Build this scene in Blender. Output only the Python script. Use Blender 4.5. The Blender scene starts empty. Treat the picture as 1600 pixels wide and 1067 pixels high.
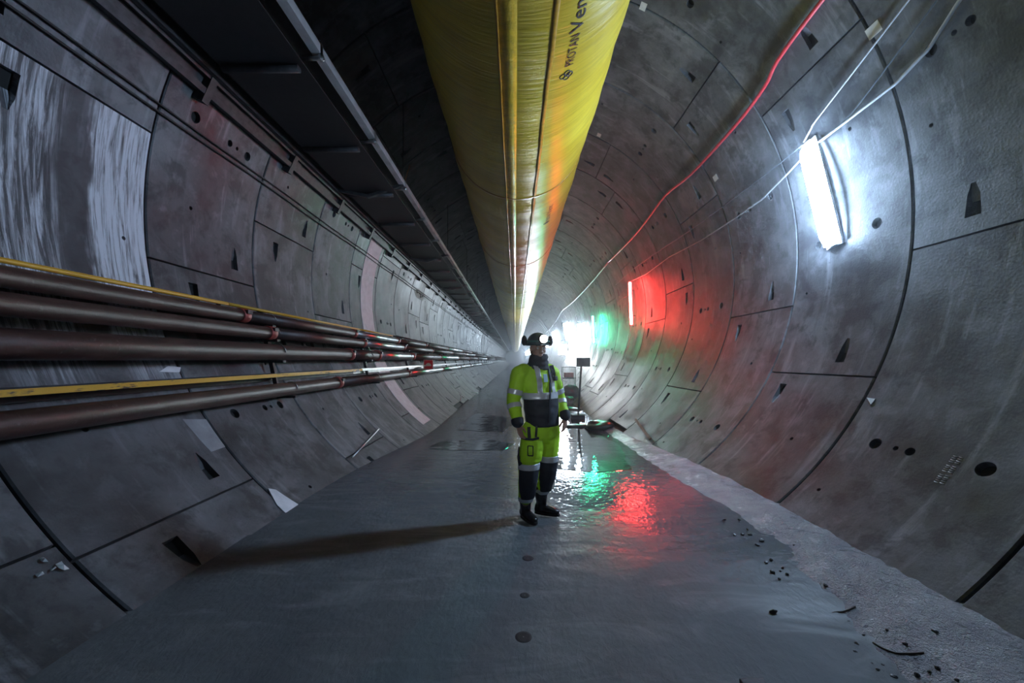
import bpy, bmesh, math, random
from mathutils import Vector, Matrix, noise
random.seed(7)
sc = bpy.context.scene
C = sc.collection
PI = math.pi
rad = math.radians

# ------------------------------------------------------------------ camera, world, exposure
CAMZ, F = 1.70, 622.0                      # lens height (m), focal length (px of a 1600 px wide frame)
cam = bpy.data.cameras.new('camera')
cam.sensor_width = 36.0
cam.lens = 36.0 * F / 1600.0
cam.shift_x = -5.0 / 1600.0
cam.shift_y = 28.5 / 1600.0
cam.clip_start, cam.clip_end = 0.05, 400
camo = bpy.data.objects.new('camera', cam)
camo.location = (0, 0, CAMZ)
camo.rotation_euler = (PI / 2, 0, 0)
C.objects.link(camo)
sc.camera = camo
w = bpy.data.worlds.new('world'); sc.world = w; w.use_nodes = True
w.node_tree.nodes['Background'].inputs[0].default_value = (0, 0, 0, 1)
w.node_tree.nodes['Background'].inputs[1].default_value = 0.0
sc.view_settings.view_transform = 'Standard'
sc.view_settings.look = 'None'
sc.view_settings.exposure = -0.6
sc.view_settings.gamma = 1.0
sc.view_settings.use_curve_mapping = False
sc.cycles.max_bounces = 2
sc.cycles.diffuse_bounces = 1
sc.cycles.glossy_bounces = 2
sc.cycles.adaptive_threshold = 0.12
sc.cycles.adaptive_min_samples = 8
sc.cycles.volume_bounces = 0
sc.cycles.caustics_reflective = False
sc.cycles.caustics_refractive = False
sc.cycles.sample_clamp_indirect = 4.0

LAMP_WHITE, LAMP_RED, LAMP_GREEN, LAMP_FAR = 300.0, 350.0, 270.0, 310.0
# unseen spot added just behind the lens to light the man's front
hl = bpy.data.lights.new('camera_fill_spot', 'SPOT'); hl.energy = 180.0; hl.spot_size = rad(44); hl.spot_blend = 1.0
hl.shadow_soft_size = 0.03; hl.color = (0.80, 0.90, 1.0)
hlo = bpy.data.objects.new('camera_fill_spot', hl); hlo.location = (0.12, -0.12, 1.86); hlo.rotation_euler = (rad(89), 0, rad(-3)); C.objects.link(hlo)

# ------------------------------------------------------------------ tunnel geometry
TX, TZ, R = 0.16, 3.40, 4.375
L, J0 = 1.855, 4.535                       # ring length, y of the first joint beyond the man

def wp(a, y, r=R):
    a = rad(a)
    return Vector((TX + r * math.cos(a), y, TZ + r * math.sin(a)))

def floor_z(y):
    t = min(1, max(0, (y - 4.6) / 7.0)); t = t * t * (3 - 2 * t)
    return -0.24 * t

def on_wall(px, py, off=0.0):
    """point of the lining seen at a pixel of the photograph"""
    dx, dz = (px - 805) / F, -(py - 562) / F
    cz = CAMZ - TZ
    A = dx * dx + dz * dz; B = 2 * (-TX * dx + cz * dz); CC = TX * TX + cz * cz - (R - off) ** 2
    y = (-B + math.sqrt(B * B - 4 * A * CC)) / (2 * A)
    return Vector((dx * y, y, CAMZ + dz * y))

def wall_ay(px, py):
    p = on_wall(px, py)
    return math.degrees(math.atan2(p.z - TZ, p.x - TX)) % 360, p.y

def on_floor(px, py, z=0.0):
    y = F * (CAMZ - z) / (py - 562)
    return Vector(((px - 805) / F * y, y, z))

def at(px, py, y):
    return Vector(((px - 805) / F * y, y, CAMZ - (py - 562) / F * y))

# ------------------------------------------------------------------ material helpers
MATS = {}
def nodes_of(name):
    m = bpy.data.materials.new(name); m.use_nodes = True
    nt = m.node_tree
    return m, nt, nt.nodes['Principled BSDF']

def nd(nt, kind, **kw):
    n = nt.nodes.new(kind)
    for k, v in kw.items():
        if k.startswith('i_'):
            n.inputs[k[2:].replace('_', ' ')].default_value = v
        elif isinstance(k, str) and k.startswith('n'):
            pass
        else:
            setattr(n, k, v)
    return n

def math_n(nt, op, a, b=None, clamp=False):
    n = nt.nodes.new('ShaderNodeMath'); n.operation = op; n.use_clamp = clamp
    for i, v in enumerate((a, b)):
        if v is None: continue
        if isinstance(v, (int, float)): n.inputs[i].default_value = v
        else: nt.links.new(v, n.inputs[i])
    return n.outputs[0]

def ramp(nt, fac, stops):
    n = nt.nodes.new('ShaderNodeValToRGB')
    e = n.color_ramp.elements
    while len(e) < len(stops): e.new(0.5)
    for i, (p, c) in enumerate(stops):
        e[i].position = p
        e[i].color = (*c, 1) if len(c) == 3 else c
    nt.links.new(fac, n.inputs[0])
    return n.outputs[0]

def mix(nt, fac, a, b):
    n = nt.nodes.new('ShaderNodeMix'); n.data_type = 'RGBA'
    for s, v in ((n.inputs[0], fac), (n.inputs[6], a), (n.inputs[7], b)):
        if isinstance(v, (int, float)): s.default_value = v
        elif isinstance(v, tuple): s.default_value = (*v, 1)
        else: nt.links.new(v, s)
    return n.outputs[2]

def noise_n(nt, vec, scale, detail=4, rough=0.55, dist=0.0):
    n = nt.nodes.new('ShaderNodeTexNoise')
    n.inputs['Scale'].default_value = scale; n.inputs['Detail'].default_value = detail
    n.inputs['Roughness'].default_value = rough; n.inputs['Distortion'].default_value = dist
    if vec is not None: nt.links.new(vec, n.inputs['Vector'])
    return n.outputs['Fac']

def mapped(nt, vec, scale=(1, 1, 1), loc=None):
    n = nt.nodes.new('ShaderNodeMapping')
    n.inputs['Scale'].default_value = scale
    if loc is not None: nt.links.new(loc, n.inputs['Location'])
    nt.links.new(vec, n.inputs['Vector'])
    return n.outputs[0]

def bump(nt, bs, h, strength, dist):
    n = nt.nodes.new('ShaderNodeBump')
    n.inputs['Strength'].default_value = strength; n.inputs['Distance'].default_value = dist
    nt.links.new(h, n.inputs['Height']); nt.links.new(n.outputs[0], bs.inputs['Normal']); nt.links.new(n.outputs[0], bs.inputs['Coat Normal'])

def simple(name, col, rough=0.5, metal=0.0, var=0.25, scale=12.0, bmp=0.0, bscale=60, spec=0.5, emit=None):
    if name in MATS: return MATS[name]
    m, nt, bs = nodes_of(name)
    tc = nt.nodes.new('ShaderNodeTexCoord').outputs['Object']
    f = noise_n(nt, tc, scale, 5)
    lo = tuple(max(0, c * (1 - var)) for c in col); hi = tuple(min(1, c * (1 + var)) for c in col)
    nt.links.new(ramp(nt, f, [(0.3, lo), (0.7, hi)]), bs.inputs['Base Color'])
    bs.inputs['Roughness'].default_value = rough; bs.inputs['Metallic'].default_value = metal
    bs.inputs['Specular IOR Level'].default_value = spec
    if bmp: bump(nt, bs, noise_n(nt, tc, bscale, 3), bmp, 0.01)
    if emit:
        bs.inputs['Emission Color'].default_value = (*emit[0], 1); bs.inputs['Emission Strength'].default_value = emit[1]
    MATS[name] = m
    return m

def concrete(name, efflo=False, white=False):
    """precast lining concrete; UV holds metres (u round the ring, v along the tunnel)"""
    m, nt, bs = nodes_of(name)
    uv = nt.nodes.new('ShaderNodeUVMap').outputs[0]
    rnd = nt.nodes.new('ShaderNodeObjectInfo').outputs['Random']
    off = nt.nodes.new('ShaderNodeCombineXYZ')
    for i in range(3):
        nt.links.new(math_n(nt, 'MULTIPLY', rnd, 37.0 + 11 * i), off.inputs[i])
    o = off.outputs[0]
    v1 = mapped(nt, uv, (1, 1, 1), o)
    big = noise_n(nt, v1, 0.9, 6, 0.62, 0.15)
    fine = noise_n(nt, v1, 7.0, 8, 0.65)
    streak = noise_n(nt, mapped(nt, uv, (0.35, 4.5, 1), o), 1.3, 6, 0.6, 0.3)
    c = ramp(nt, big, [(0.34, (0.052, 0.056, 0.063)), (0.50, (0.120, 0.126, 0.137)), (0.66, (0.215, 0.222, 0.238))])
    c = mix(nt, math_n(nt, 'MULTIPLY', ramp(nt, fine, [(0.35, (1, 1, 1)), (0.62, (0, 0, 0))]), 0.35), c, (0.12, 0.125, 0.13))
    c = mix(nt, math_n(nt, 'MULTIPLY', ramp(nt, streak, [(0.52, (0, 0, 0)), (0.62, (1, 1, 1))]), 0.45), c, (0.10, 0.10, 0.10))
    pale = noise_n(nt, mapped(nt, uv, (0.3, 2.6, 1), o), 2.1, 5, 0.6)
    c = mix(nt, math_n(nt, 'MULTIPLY', ramp(nt, pale, [(0.57, (0, 0, 0)), (0.68, (1, 1, 1))]), 0.40), c, (0.42, 0.44, 0.48))
    blot = noise_n(nt, v1, 2.3, 7, 0.68, 0.25)
    c = mix(nt, math_n(nt, 'MULTIPLY', ramp(nt, blot, [(0.50, (0,) * 3), (0.60, (1,) * 3)]), 0.70), c, (0.038, 0.041, 0.047))
    c = mix(nt, math_n(nt, 'MULTIPLY', ramp(nt, blot, [(0.36, (1,) * 3), (0.45, (0,) * 3)]), 0.45), c, (0.26, 0.27, 0.295))
    tint = math_n(nt, 'ADD', 0.82, math_n(nt, 'MULTIPLY', rnd, 0.36))
    mm = nt.nodes.new('ShaderNodeVectorMath'); mm.operation = 'SCALE'
    nt.links.new(c, mm.inputs[0]); nt.links.new(tint, mm.inputs['Scale'])
    c = mm.outputs[0]
    rough = ramp(nt, big, [(0.3, (0.33,) * 3), (0.7, (0.62,) * 3)])
    if efflo:
        sep = nt.nodes.new('ShaderNodeSeparateXYZ'); nt.links.new(uv, sep.inputs[0])
        u, v = sep.outputs[0], sep.outputs[1]
        wob = noise_n(nt, mapped(nt, uv, (1.1, 2.0, 1)), 1.6, 4)
        vv = math_n(nt, 'ADD', v, math_n(nt, 'MULTIPLY', math_n(nt, 'SUBTRACT', wob, 0.5), 0.34))
        st = noise_n(nt, mapped(nt, uv, (0.55, 9.0, 1)), 2.6, 9, 0.72, 0.6)
        fil = noise_n(nt, mapped(nt, uv, (2.0, 30.0, 1)), 1.0, 6, 0.7, 1.0)
        def band(lo, hi, s):
            a = nt.nodes.new('ShaderNodeMapRange'); a.interpolation_type = 'SMOOTHSTEP'
            a.inputs[1].default_value = lo - s; a.inputs[2].default_value = lo + s; nt.links.new(vv, a.inputs[0])
            b = nt.nodes.new('ShaderNodeMapRange'); b.interpolation_type = 'SMOOTHSTEP'
            b.inputs[1].default_value = hi + s; b.inputs[2].default_value = hi - s; nt.links.new(vv, b.inputs[0])
            return math_n(nt, 'MULTIPLY', a.outputs[0], b.outputs[0])
        m1 = math_n(nt, 'MULTIPLY', band(0.33, 1.05, 0.05), ramp(nt, st, [(0.36, (0,) * 3), (0.60, (1,) * 3)]))
        m2 = math_n(nt, 'MULTIPLY', band(-0.55, 0.0, 0.14), ramp(nt, st, [(0.45, (0,) * 3), (0.64, (1,) * 3)]))
        m3 = math_n(nt, 'MULTIPLY', band(0.86, 1.1, 0.04), 0.3)
        fade = nt.nodes.new('ShaderNodeMapRange'); nt.links.new(u, fade.inputs[0])
        fade.inputs[1].default_value = 0.1; fade.inputs[2].default_value = 0.95; fade.inputs[3].default_value = 1; fade.inputs[4].default_value = 0.0
        s = math_n(nt, 'ADD', math_n(nt, 'ADD', m1, math_n(nt, 'MULTIPLY', m2, 0.8)), m3, True)
        s = math_n(nt, 'MULTIPLY', s, fade.outputs[0])
        s = math_n(nt, 'MULTIPLY', s, math_n(nt, 'ADD', 0.5, math_n(nt, 'MULTIPLY', fil, 1.9)), True)
        base_dark = mix(nt, 0.45, c, (0.07, 0.07, 0.075))
        c = mix(nt, s, base_dark, (0.78, 0.83, 0.90))
    nt.links.new(c, bs.inputs['Base Color'])
    nt.links.new(rough, bs.inputs['Roughness'])
    bs.inputs['Specular IOR Level'].default_value = 0.45
    h = math_n(nt, 'ADD', math_n(nt, 'MULTIPLY', fine, 0.5), noise_n(nt, v1, 40.0, 3))
    bump(nt, bs, h, 0.22, 0.012)
    return m

M_CONC = concrete('lining_concrete')
M_EFFLO = concrete('lining_concrete_efflorescence', efflo=True)
M_BLACK = simple('black_joint', (0.012, 0.012, 0.013), 0.8)
M_WHITE = simple('white_mortar', (0.82, 0.83, 0.86), 0.7, var=0.12, scale=6, bmp=0.2)
M_PALE = simple('pale_mortar', (0.30, 0.31, 0.33), 0.7, var=0.2, scale=6)
M_STEEL = simple('galvanised_steel', (0.55, 0.57, 0.58), 0.32, 0.9, var=0.2, scale=9)
M_DSTEEL = simple('dark_steel', (0.055, 0.055, 0.06), 0.55, 0.4, var=0.4)
M_RUBBER = simple('black_rubber', (0.018, 0.018, 0.02), 0.6)
M_REDPAINT = simple('red_coupling_paint', (0.33, 0.06, 0.05), 0.5, 0.1, var=0.45, scale=14)
M_PAPER = simple('white_paper', (0.78, 0.78, 0.74), 0.7, var=0.1)
M_CABLE = simple('black_cable', (0.02, 0.02, 0.022), 0.55)
M_GREYCABLE = simple('grey_cable', (0.50, 0.52, 0.55), 0.45, var=0.15)
M_BLUECABLE = simple('slate_cable', (0.10, 0.12, 0.14), 0.5)
M_REDHOSE = simple('red_hose', (0.75, 0.05, 0.06), 0.4, var=0.15)

def rust(name):
    m, nt, bs = nodes_of(name)
    tc = nt.nodes.new('ShaderNodeTexCoord').outputs['Object']
    a = noise_n(nt, mapped(nt, tc, (3, 0.9, 3)), 2.2, 6, 0.6)
    b = noise_n(nt, tc, 26, 5, 0.6)
    c = ramp(nt, a, [(0.36, (0.020, 0.010, 0.009)), (0.5, (0.048, 0.021, 0.017)), (0.66, (0.085, 0.044, 0.036))])
    c = mix(nt, math_n(nt, 'MULTIPLY', ramp(nt, b, [(0.60, (0,) * 3), (0.75, (1,) * 3)]), 0.5), c, (0.25, 0.20, 0.19))
    nt.links.new(c, bs.inputs['Base Color'])
    bs.inputs['Roughness'].default_value = 0.46
    bump(nt, bs, b, 0.4, 0.008)
    return m
M_RUST = rust('rusty_pipe')

def yellow_chipped(name, thr):
    m, nt, bs = nodes_of(name)
    tc = nt.nodes.new('ShaderNodeTexCoord').outputs['Object']
    b = noise_n(nt, mapped(nt, tc, (6, 1.6, 10)), 2.0, 7, 0.7)
    c = mix(nt, ramp(nt, b, [(thr, (0,) * 3), (thr + 0.06, (1,) * 3)]), (0.72, 0.40, 0.03), (0.06, 0.045, 0.04))
    nt.links.new(c, bs.inputs['Base Color']); bs.inputs['Roughness'].default_value = 0.45
    return m
M_YELLOW = yellow_chipped('yellow_rail_paint', 0.72)
M_YCHIP = yellow_chipped('chipped_yellow_paint', 0.54)

# ------------------------------------------------------------------ mesh helpers
def tag(o, label=None, cat=None, group=None, kind=None):
    if label: o['label'] = label
    if cat: o['category'] = cat
    if group: o['group'] = group
    if kind: o['kind'] = kind
    return o

def thing(name, label=None, cat=None, loc=(0, 0, 0), group=None, kind=None):
    o = bpy.data.objects.new(name, None); C.objects.link(o)
    o.location = loc; o.empty_display_size = 0.2
    return tag(o, label, cat, group, kind)

def link_mesh(name, me, mat=None, parent=None, loc=(0, 0, 0)):
    if mat is not None and not me.materials: me.materials.append(mat)
    o = bpy.data.objects.new(name, me); C.objects.link(o)
    o.location = loc
    if parent is not None: o.parent = parent
    return o

def subdue(bm, name):
    me = bpy.data.meshes.new(name); bm.to_mesh(me); bm.free(); return me

class MB:
    """collects boxes, tubes, lofts in world metres; build() links them as one mesh"""
    def __init__(s): s.v = []; s.f = []; s.sm = []
    def add(s, vs, fs, smooth=False):
        b = len(s.v); s.v += [Vector(v) for v in vs]
        s.f += [tuple(b + i for i in f) for f in fs]; s.sm += [smooth] * len(fs)
        return s
    def box(s, c, d, rot=None):
        hx, hy, hz = d[0] / 2, d[1] / 2, d[2] / 2
        vs = [Vector((x, y, z)) for x in (-hx, hx) for y in (-hy, hy) for z in (-hz, hz)]
        if rot is not None: vs = [rot @ v for v in vs]
        vs = [v + Vector(c) for v in vs]
        return s.add(vs, [(0, 1, 3, 2), (4, 6, 7, 5), (0, 4, 5, 1), (2, 3, 7, 6), (0, 2, 6, 4), (1, 5, 7, 3)])
    def beam(s, p, q, wd, ht, up=(0, 0, 1)):
        p, q = Vector(p), Vector(q); d = (q - p); ln = d.length; d.normalize()
        x = d.cross(Vector(up)); x.normalize(); z = x.cross(d)
        m = Matrix((x, d, z)).transposed()
        return s.box((p + q) / 2, (wd, ln, ht), m)
    def tube(s, pts, r, n=10, caps=True, radii=None):
        pts = [Vector(p) for p in pts]; rings = []
        prev = None
        for i, p in enumerate(pts):
            d = (pts[min(i + 1, len(pts) - 1)] - pts[max(i - 1, 0)]); d.normalize()
            ref = Vector((0, 0, 1)) if abs(d.z) < 0.9 else Vector((1, 0, 0))
            if prev is not None:
                x = prev - d * prev.dot(d)
            else:
                x = d.cross(ref)
            x.normalize(); prev = x
            y = d.cross(x)
            rr = radii[i] if radii else r
            rings.append([p + x * (rr * math.cos(2 * PI * k / n)) + y * (rr * math.sin(2 * PI * k / n)) for k in range(n)])
        return s.loft(rings, caps)
    def loft(s, rings, caps=True, closed=True, smooth=True):
        n = len(rings[0]); vs = [v for r_ in rings for v in r_]; fs = []
        for i in range(len(rings) - 1):
            for k in range(n if closed else n - 1):
                k2 = (k + 1) % n
                fs.append((i * n + k, i * n + k2, (i + 1) * n + k2, (i + 1) * n + k))
        s.add(vs, fs, smooth)
        if caps:
            b = len(s.v) - len(vs)
            s.f.append(tuple(b + k for k in reversed(range(n)))); s.sm.append(False)
            s.f.append(tuple(b + (len(rings) - 1) * n + k for k in range(n))); s.sm.append(False)
        return s
    def sphere(s, c, r, n=12, m=8, sc_=(1, 1, 1), rot=None):
        c = Vector(c); rings = []
        for i in range(1, m):
            t = PI * i / m
            ring = []
            for k in range(n):
                v = Vector((r * sc_[0] * math.sin(t) * math.cos(2 * PI * k / n), r * sc_[1] * math.sin(t) * math.sin(2 * PI * k / n), -r * sc_[2] * math.cos(t)))
                ring.append(v)
            rings.append(ring)
        vs = [v for q in rings for v in q] + [Vector((0, 0, -r * sc_[2])), Vector((0, 0, r * sc_[2]))]
        if rot is not None: vs = [rot @ v for v in vs]
        vs = [c + v for v in vs]
        fs = []
        for i in range(len(rings) - 1):
            for k in range(n):
                fs.append((i * n + k, i * n + (k + 1) % n, (i + 1) * n + (k + 1) % n, (i + 1) * n + k))
        a, b = len(vs) - 2, len(vs) - 1; t = (len(rings) - 1) * n
        for k in range(n):
            fs.append((a, (k + 1) % n, k)); fs.append((b, t + k, t + (k + 1) % n))
        return s.add(vs, fs, True)
    def cyl(s, p, q, r, n=14): return s.tube([p, q], r, n)
    def mesh(s, name='mesh', org=(0, 0, 0)):
        o = Vector(org)
        me = bpy.data.meshes.new(name)
        me.from_pydata([tuple(v - o) for v in s.v], [], s.f)
        me.polygons.foreach_set('use_smooth', s.sm)
        bm = bmesh.new(); bm.from_mesh(me); bmesh.ops.recalc_face_normals(bm, faces=bm.faces); bm.to_mesh(me); bm.free()
        me.update()
        return me
    def build(s, name, mat, parent=None, org=None):
        if parent is not None:
            org = Vector(parent.location)
            p = parent.parent
            while p is not None: org = org + Vector(p.location); p = p.parent
            return link_mesh(name, s.mesh(name, org), mat, parent)
        org = Vector(org) if org is not None else Vector((0, 0, 0))
        return link_mesh(name, s.mesh(name, org), mat, None, org)

def bevel_mesh(me, wdt, seg=2, ang=30):
    bm = bmesh.new(); bm.from_mesh(me)
    es = [e for e in bm.edges if len(e.link_faces) == 2 and e.calc_face_angle(0) > rad(ang)]
    bmesh.ops.bevel(bm, geom=es, offset=wdt, segments=seg, affect='EDGES', profile=0.5)
    bm.to_mesh(me); bm.free()

def patch_on_wall(pts, name, mat, parent, th=0.006, off=0.0):
    """thin raised patch lying on the lining: outline given in pixels of the photograph"""
    ay = [wall_ay(*p) for p in pts]
    return patch_ay(ay, name, mat, parent, th, off)

def patch_ay(ay, name, mat, parent, th=0.006, off=0.0):
    bm = bmesh.new()
    vs = [bm.verts.new((a, y, 0)) for a, y in ay]
    bm.faces.new(vs)
    amin, amax = min(a for a, y in ay), max(a for a, y in ay)
    k = math.ceil(amin)
    while k < amax:
        bmesh.ops.bisect_plane(bm, geom=bm.verts[:] + bm.edges[:] + bm.faces[:], plane_co=(k, 0, 0), plane_no=(1, 0, 0)); k += 2
    top = bm.faces[:]
    ret = bmesh.ops.extrude_face_region(bm, geom=top)
    for v in ret['geom']:
        if isinstance(v, bmesh.types.BMVert): v.co.z = 1
    org = wp((amin + amax) / 2, sum(y for a, y in ay) / len(ay))
    par_org = org if parent is None else Vector((0, 0, 0))
    for v in bm.verts:
        a, y, z = v.co
        v.co = wp(a, y, R - off - th * z + (0.004 if z == 0 else 0)) - par_org
    bmesh.ops.recalc_face_normals(bm, faces=bm.faces)
    me = subdue(bm, name)
    return link_mesh(name, me, mat, parent, par_org if parent is None else (0, 0, 0))

# ------------------------------------------------------------------ lining: precast segments
wall = thing('wall_lining', 'curved grey concrete lining of precast segments around the tunnel', None, (0, 0, 0), kind='structure')

def boolean_cut(me, cutter):
    a = bpy.data.objects.new('tmp_a', me); b = bpy.data.objects.new('tmp_b', cutter)
    C.objects.link(a); C.objects.link(b)
    md = a.modifiers.new('b', 'BOOLEAN'); md.operation = 'DIFFERENCE'; md.object = b; md.solver = 'EXACT'
    dg = bpy.context.evaluated_depsgraph_get(); dg.update()
    out = bpy.data.meshes.new_from_object(a.evaluated_get(dg))
    bpy.data.objects.remove(a); bpy.data.objects.remove(b)
    return out

def local_pt(ang, y, r): return Vector((r * math.cos(ang), y, r * math.sin(ang)))

SEG = {}
def seg_mesh(span, mat, flip=1):
    key = (round(span, 1), mat.name, flip)
    if key in SEG: return SEG[key]
    g = 0.011
    da = rad(span) / 2 - g / R
    n = max(6, int(span / 1.4)); hl = L / 2 - g
    ch = 0.012
    prof = [(-hl, R + 0.2), (-hl, R + ch), (-hl + ch, R), (hl - ch, R), (hl, R + ch), (hl, R + 0.2)]
    rings = []
    for i in range(n + 1):
        a = -da + 2 * da * i / n
        rings.append([local_pt(a, y, r) for y, r in prof])
    me = MB().loft(rings, True, True, True).mesh('lining_segment')
    cut = MB()
    if span > 40:
        def cyl(a, y, rr, depth=0.11):
            p, q = local_pt(a, y, R - 0.06), local_pt(a, y, R + depth)
            cut.tube([p, q], rr, 18)
        for y, rr in ((0.49, 0.062), (0.27, 0.026), (0.13, 0.045), (-0.47, 0.068)): cyl(-0.035, y, rr)
        cyl(rad(span) * 0.27, -0.30, 0.026); cyl(-rad(span) * 0.20, 0.66, 0.022)
        for sgn in (-1, 1):
            for y in ((-0.33 if sgn < 0 else 0.50) * flip,):
                b0 = sgn * (da - 0.17 / R); b1 = sgn * (da - 0.50 / R)
                vs = []
                for a, hw, dep in ((b0, 0.075, 0.11), ((b0 * 0.35 + b1 * 0.65), 0.060, 0.04), (b1, 0.022, 0.006)):
                    vs.append([local_pt(a, y - hw, R - 0.05), local_pt(a, y + hw, R - 0.05), local_pt(a, y + hw * 0.9, R + dep), local_pt(a, y - hw * 0.9, R + dep)])
                cut.loft(vs, True, True, False)
        me = boolean_cut(me, cut.mesh('cut'))
    # radial shading normals on the inner face, UVs in metres
    uvl = me.uv_layers.new(name='UVMap') if not me.uv_layers else me.uv_layers[0]
    nrm = [None] * len(me.loops)
    for p in me.polygons:
        c = p.center; rd = Vector((c.x, 0, c.z)).normalized()
        inner = p.normal.dot(-rd) > 0.97 and Vector((c.x, 0, c.z)).length < R + 0.003
        p.use_smooth = True
        for li in p.loop_indices:
            v = me.vertices[me.loops[li].vertex_index].co
            uvl.data[li].uv = (math.atan2(v.z, v.x) * R, v.y)
            nrm[li] = tuple(Vector((-v.x, 0, -v.z)).normalized()) if inner else tuple(p.normal)
    me.normals_split_custom_set(nrm)
    me.materials.clear(); me.materials.append(mat)
    SEG[key] = me
    return me

RINGS = {0: [168.5, 224.2, 279.9, 298.3, 354.0, 409.7, 465.4],
         1: [187.0, 242.7, 278.6, 334.3, 390.0, 445.7, 501.4],
         2: [173.0, 228.7, 293.3, 349.0, 404.7, 460.4, 486.0],
         3: [190.0, 245.7, 271.7, 327.4, 383.1, 438.8, 494.5]}
NEAR0, NEAR1 = -4, 24
for n in range(NEAR0, NEAR1 + 1):
    if n in RINGS: js = RINGS[n]
    else:
        st = [162.0, 195.0, 178.0, 184.0, 170.0][n % 5] + random.uniform(-4, 4)
        js = [st]; key = n % 3
        for k in range(6): js.append(js[-1] + (26.0 if k == 1 + key % 2 else 55.667))
    yc = J0 + L * (n - 0.5)
    for k in range(len(js)):
        a0 = js[k]; a1 = js[k + 1] if k + 1 < len(js) else js[0] + 360
        if a0 > 229 and a1 < 311: continue                   # wholly below the floor
        mat = M_EFFLO if (n == 0 and k == 0) else M_CONC
        o = link_mesh('lining_segment', seg_mesh(a1 - a0, mat, -1 if (n == 0 and k > 2) or (n > 3 and (n * 7 + k) % 2) else 1), None, wall, (TX, yc, TZ))
        o.rotation_euler = (0, -rad((a0 + a1) / 2), 0)

# the black joint bed behind the near segments
mb = MB(); rings = []
for y in (J0 + L * (NEAR0 - 1), J0 + L * NEAR1):
    rings.append([wp(-60 + 300 * k / 100, y, R + 0.06) for k in range(101)])
mb.loft(rings, False, False)
mb.build('joint_bed', M_BLACK, wall)
# rings too far away to pick apart: one mesh with real joints
mb = MB(); FAR1 = 90
for n in range(NEAR1 + 1, FAR1 + 1):
    y0, y1 = J0 + L * (n - 1), J0 + L * n
    sec = [(y0, R + 0.05), (y0 + 0.012, R + 0.05), (y0 + 0.012, R), (y1 - 0.012, R), (y1 - 0.012, R + 0.05)]
    rr = [[wp(-60 + 300 * k / 60, y, r) for k in range(61)] for y, r in sec]
    mb.loft(rr, False, False)
far = mb.build('distant_lining_rings', M_CONC, wall)
uvl = far.data.uv_layers.new(name='UVMap')
for lp in far.data.loops:
    v = far.data.vertices[lp.vertex_index].co
    uvl.data[lp.index].uv = (math.atan2(v.z - TZ, v.x - TX) * R, v.y)
far['kind'] = 'stuff'

# ------------------------------------------------------------------ floor
def floor_material():
    m, nt, bs = nodes_of('wet_floor_concrete')
    g = nt.nodes.new('ShaderNodeNewGeometry').outputs['Position']
    sep = nt.nodes.new('ShaderNodeSeparateXYZ'); nt.links.new(g, sep.inputs[0])
    big = noise_n(nt, mapped(nt, g, (1, 0.7, 1)), 0.8, 6, 0.6, 0.6)
    sweep = noise_n(nt, mapped(nt, g, (0.7, 2.2, 1)), 1.5, 6, 0.62, 1.2)
    fine = noise_n(nt, g, 14, 6, 0.65)
    c = ramp(nt, big, [(0.3, (0.115, 0.128, 0.14)), (0.55, (0.175, 0.195, 0.21)), (0.75, (0.24, 0.264, 0.283))])
    c = mix(nt, math_n(nt, 'MULTIPLY', ramp(nt, sweep, [(0.5, (0,) * 3), (0.7, (1,) * 3)]), 0.4), c, (0.36, 0.375, 0.39))
    c = mix(nt, math_n(nt, 'MULTIPLY', fine, 0.3), c, (0.10, 0.10, 0.105))
    # film of water: none under the camera, thicker past the slab joint and towards the right
    w_ = math_n(nt, 'ADD', math_n(nt, 'MULTIPLY', math_n(nt, 'SUBTRACT', sep.outputs[1], 3.2), 0.42), math_n(nt, 'MULTIPLY', math_n(nt, 'SUBTRACT', sep.outputs[0], 0.2), 0.22))
    w_ = math_n(nt, 'ADD', w_, math_n(nt, 'MULTIPLY', math_n(nt, 'SUBTRACT', sweep, 0.5), 1.5))
    wet = ramp(nt, w_, [(0.0, (0,) * 3), (0.9, (1,) * 3)])
    c = mix(nt, math_n(nt, 'MULTIPLY', wet, 0.4), c, (0.075, 0.08, 0.085))
    nt.links.new(c, bs.inputs['Base Color'])
    rg = math_n(nt, 'SUBTRACT', 0.62, math_n(nt, 'MULTIPLY', wet, 0.60))
    rg = math_n(nt, 'ADD', rg, math_n(nt, 'MULTIPLY', fine, 0.03))
    nt.links.new(rg, bs.inputs['Roughness'])
    nt.links.new(math_n(nt, 'ADD', 0.22, math_n(nt, 'MULTIPLY', wet, 0.45)), bs.inputs['Specular IOR Level'])
    rip = noise_n(nt, mapped(nt, g, (1, 0.6, 1)), 24, 3, 0.6, 0.5)
    rip2 = noise_n(nt, g, 6.0, 2)
    h = math_n(nt, 'ADD', math_n(nt, 'MULTIPLY', rip, 0.30), math_n(nt, 'MULTIPLY', rip2, 0.5))
    bump(nt, bs, h, 0.75, 0.02)
    return m
M_FLOOR = floor_material()

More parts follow.
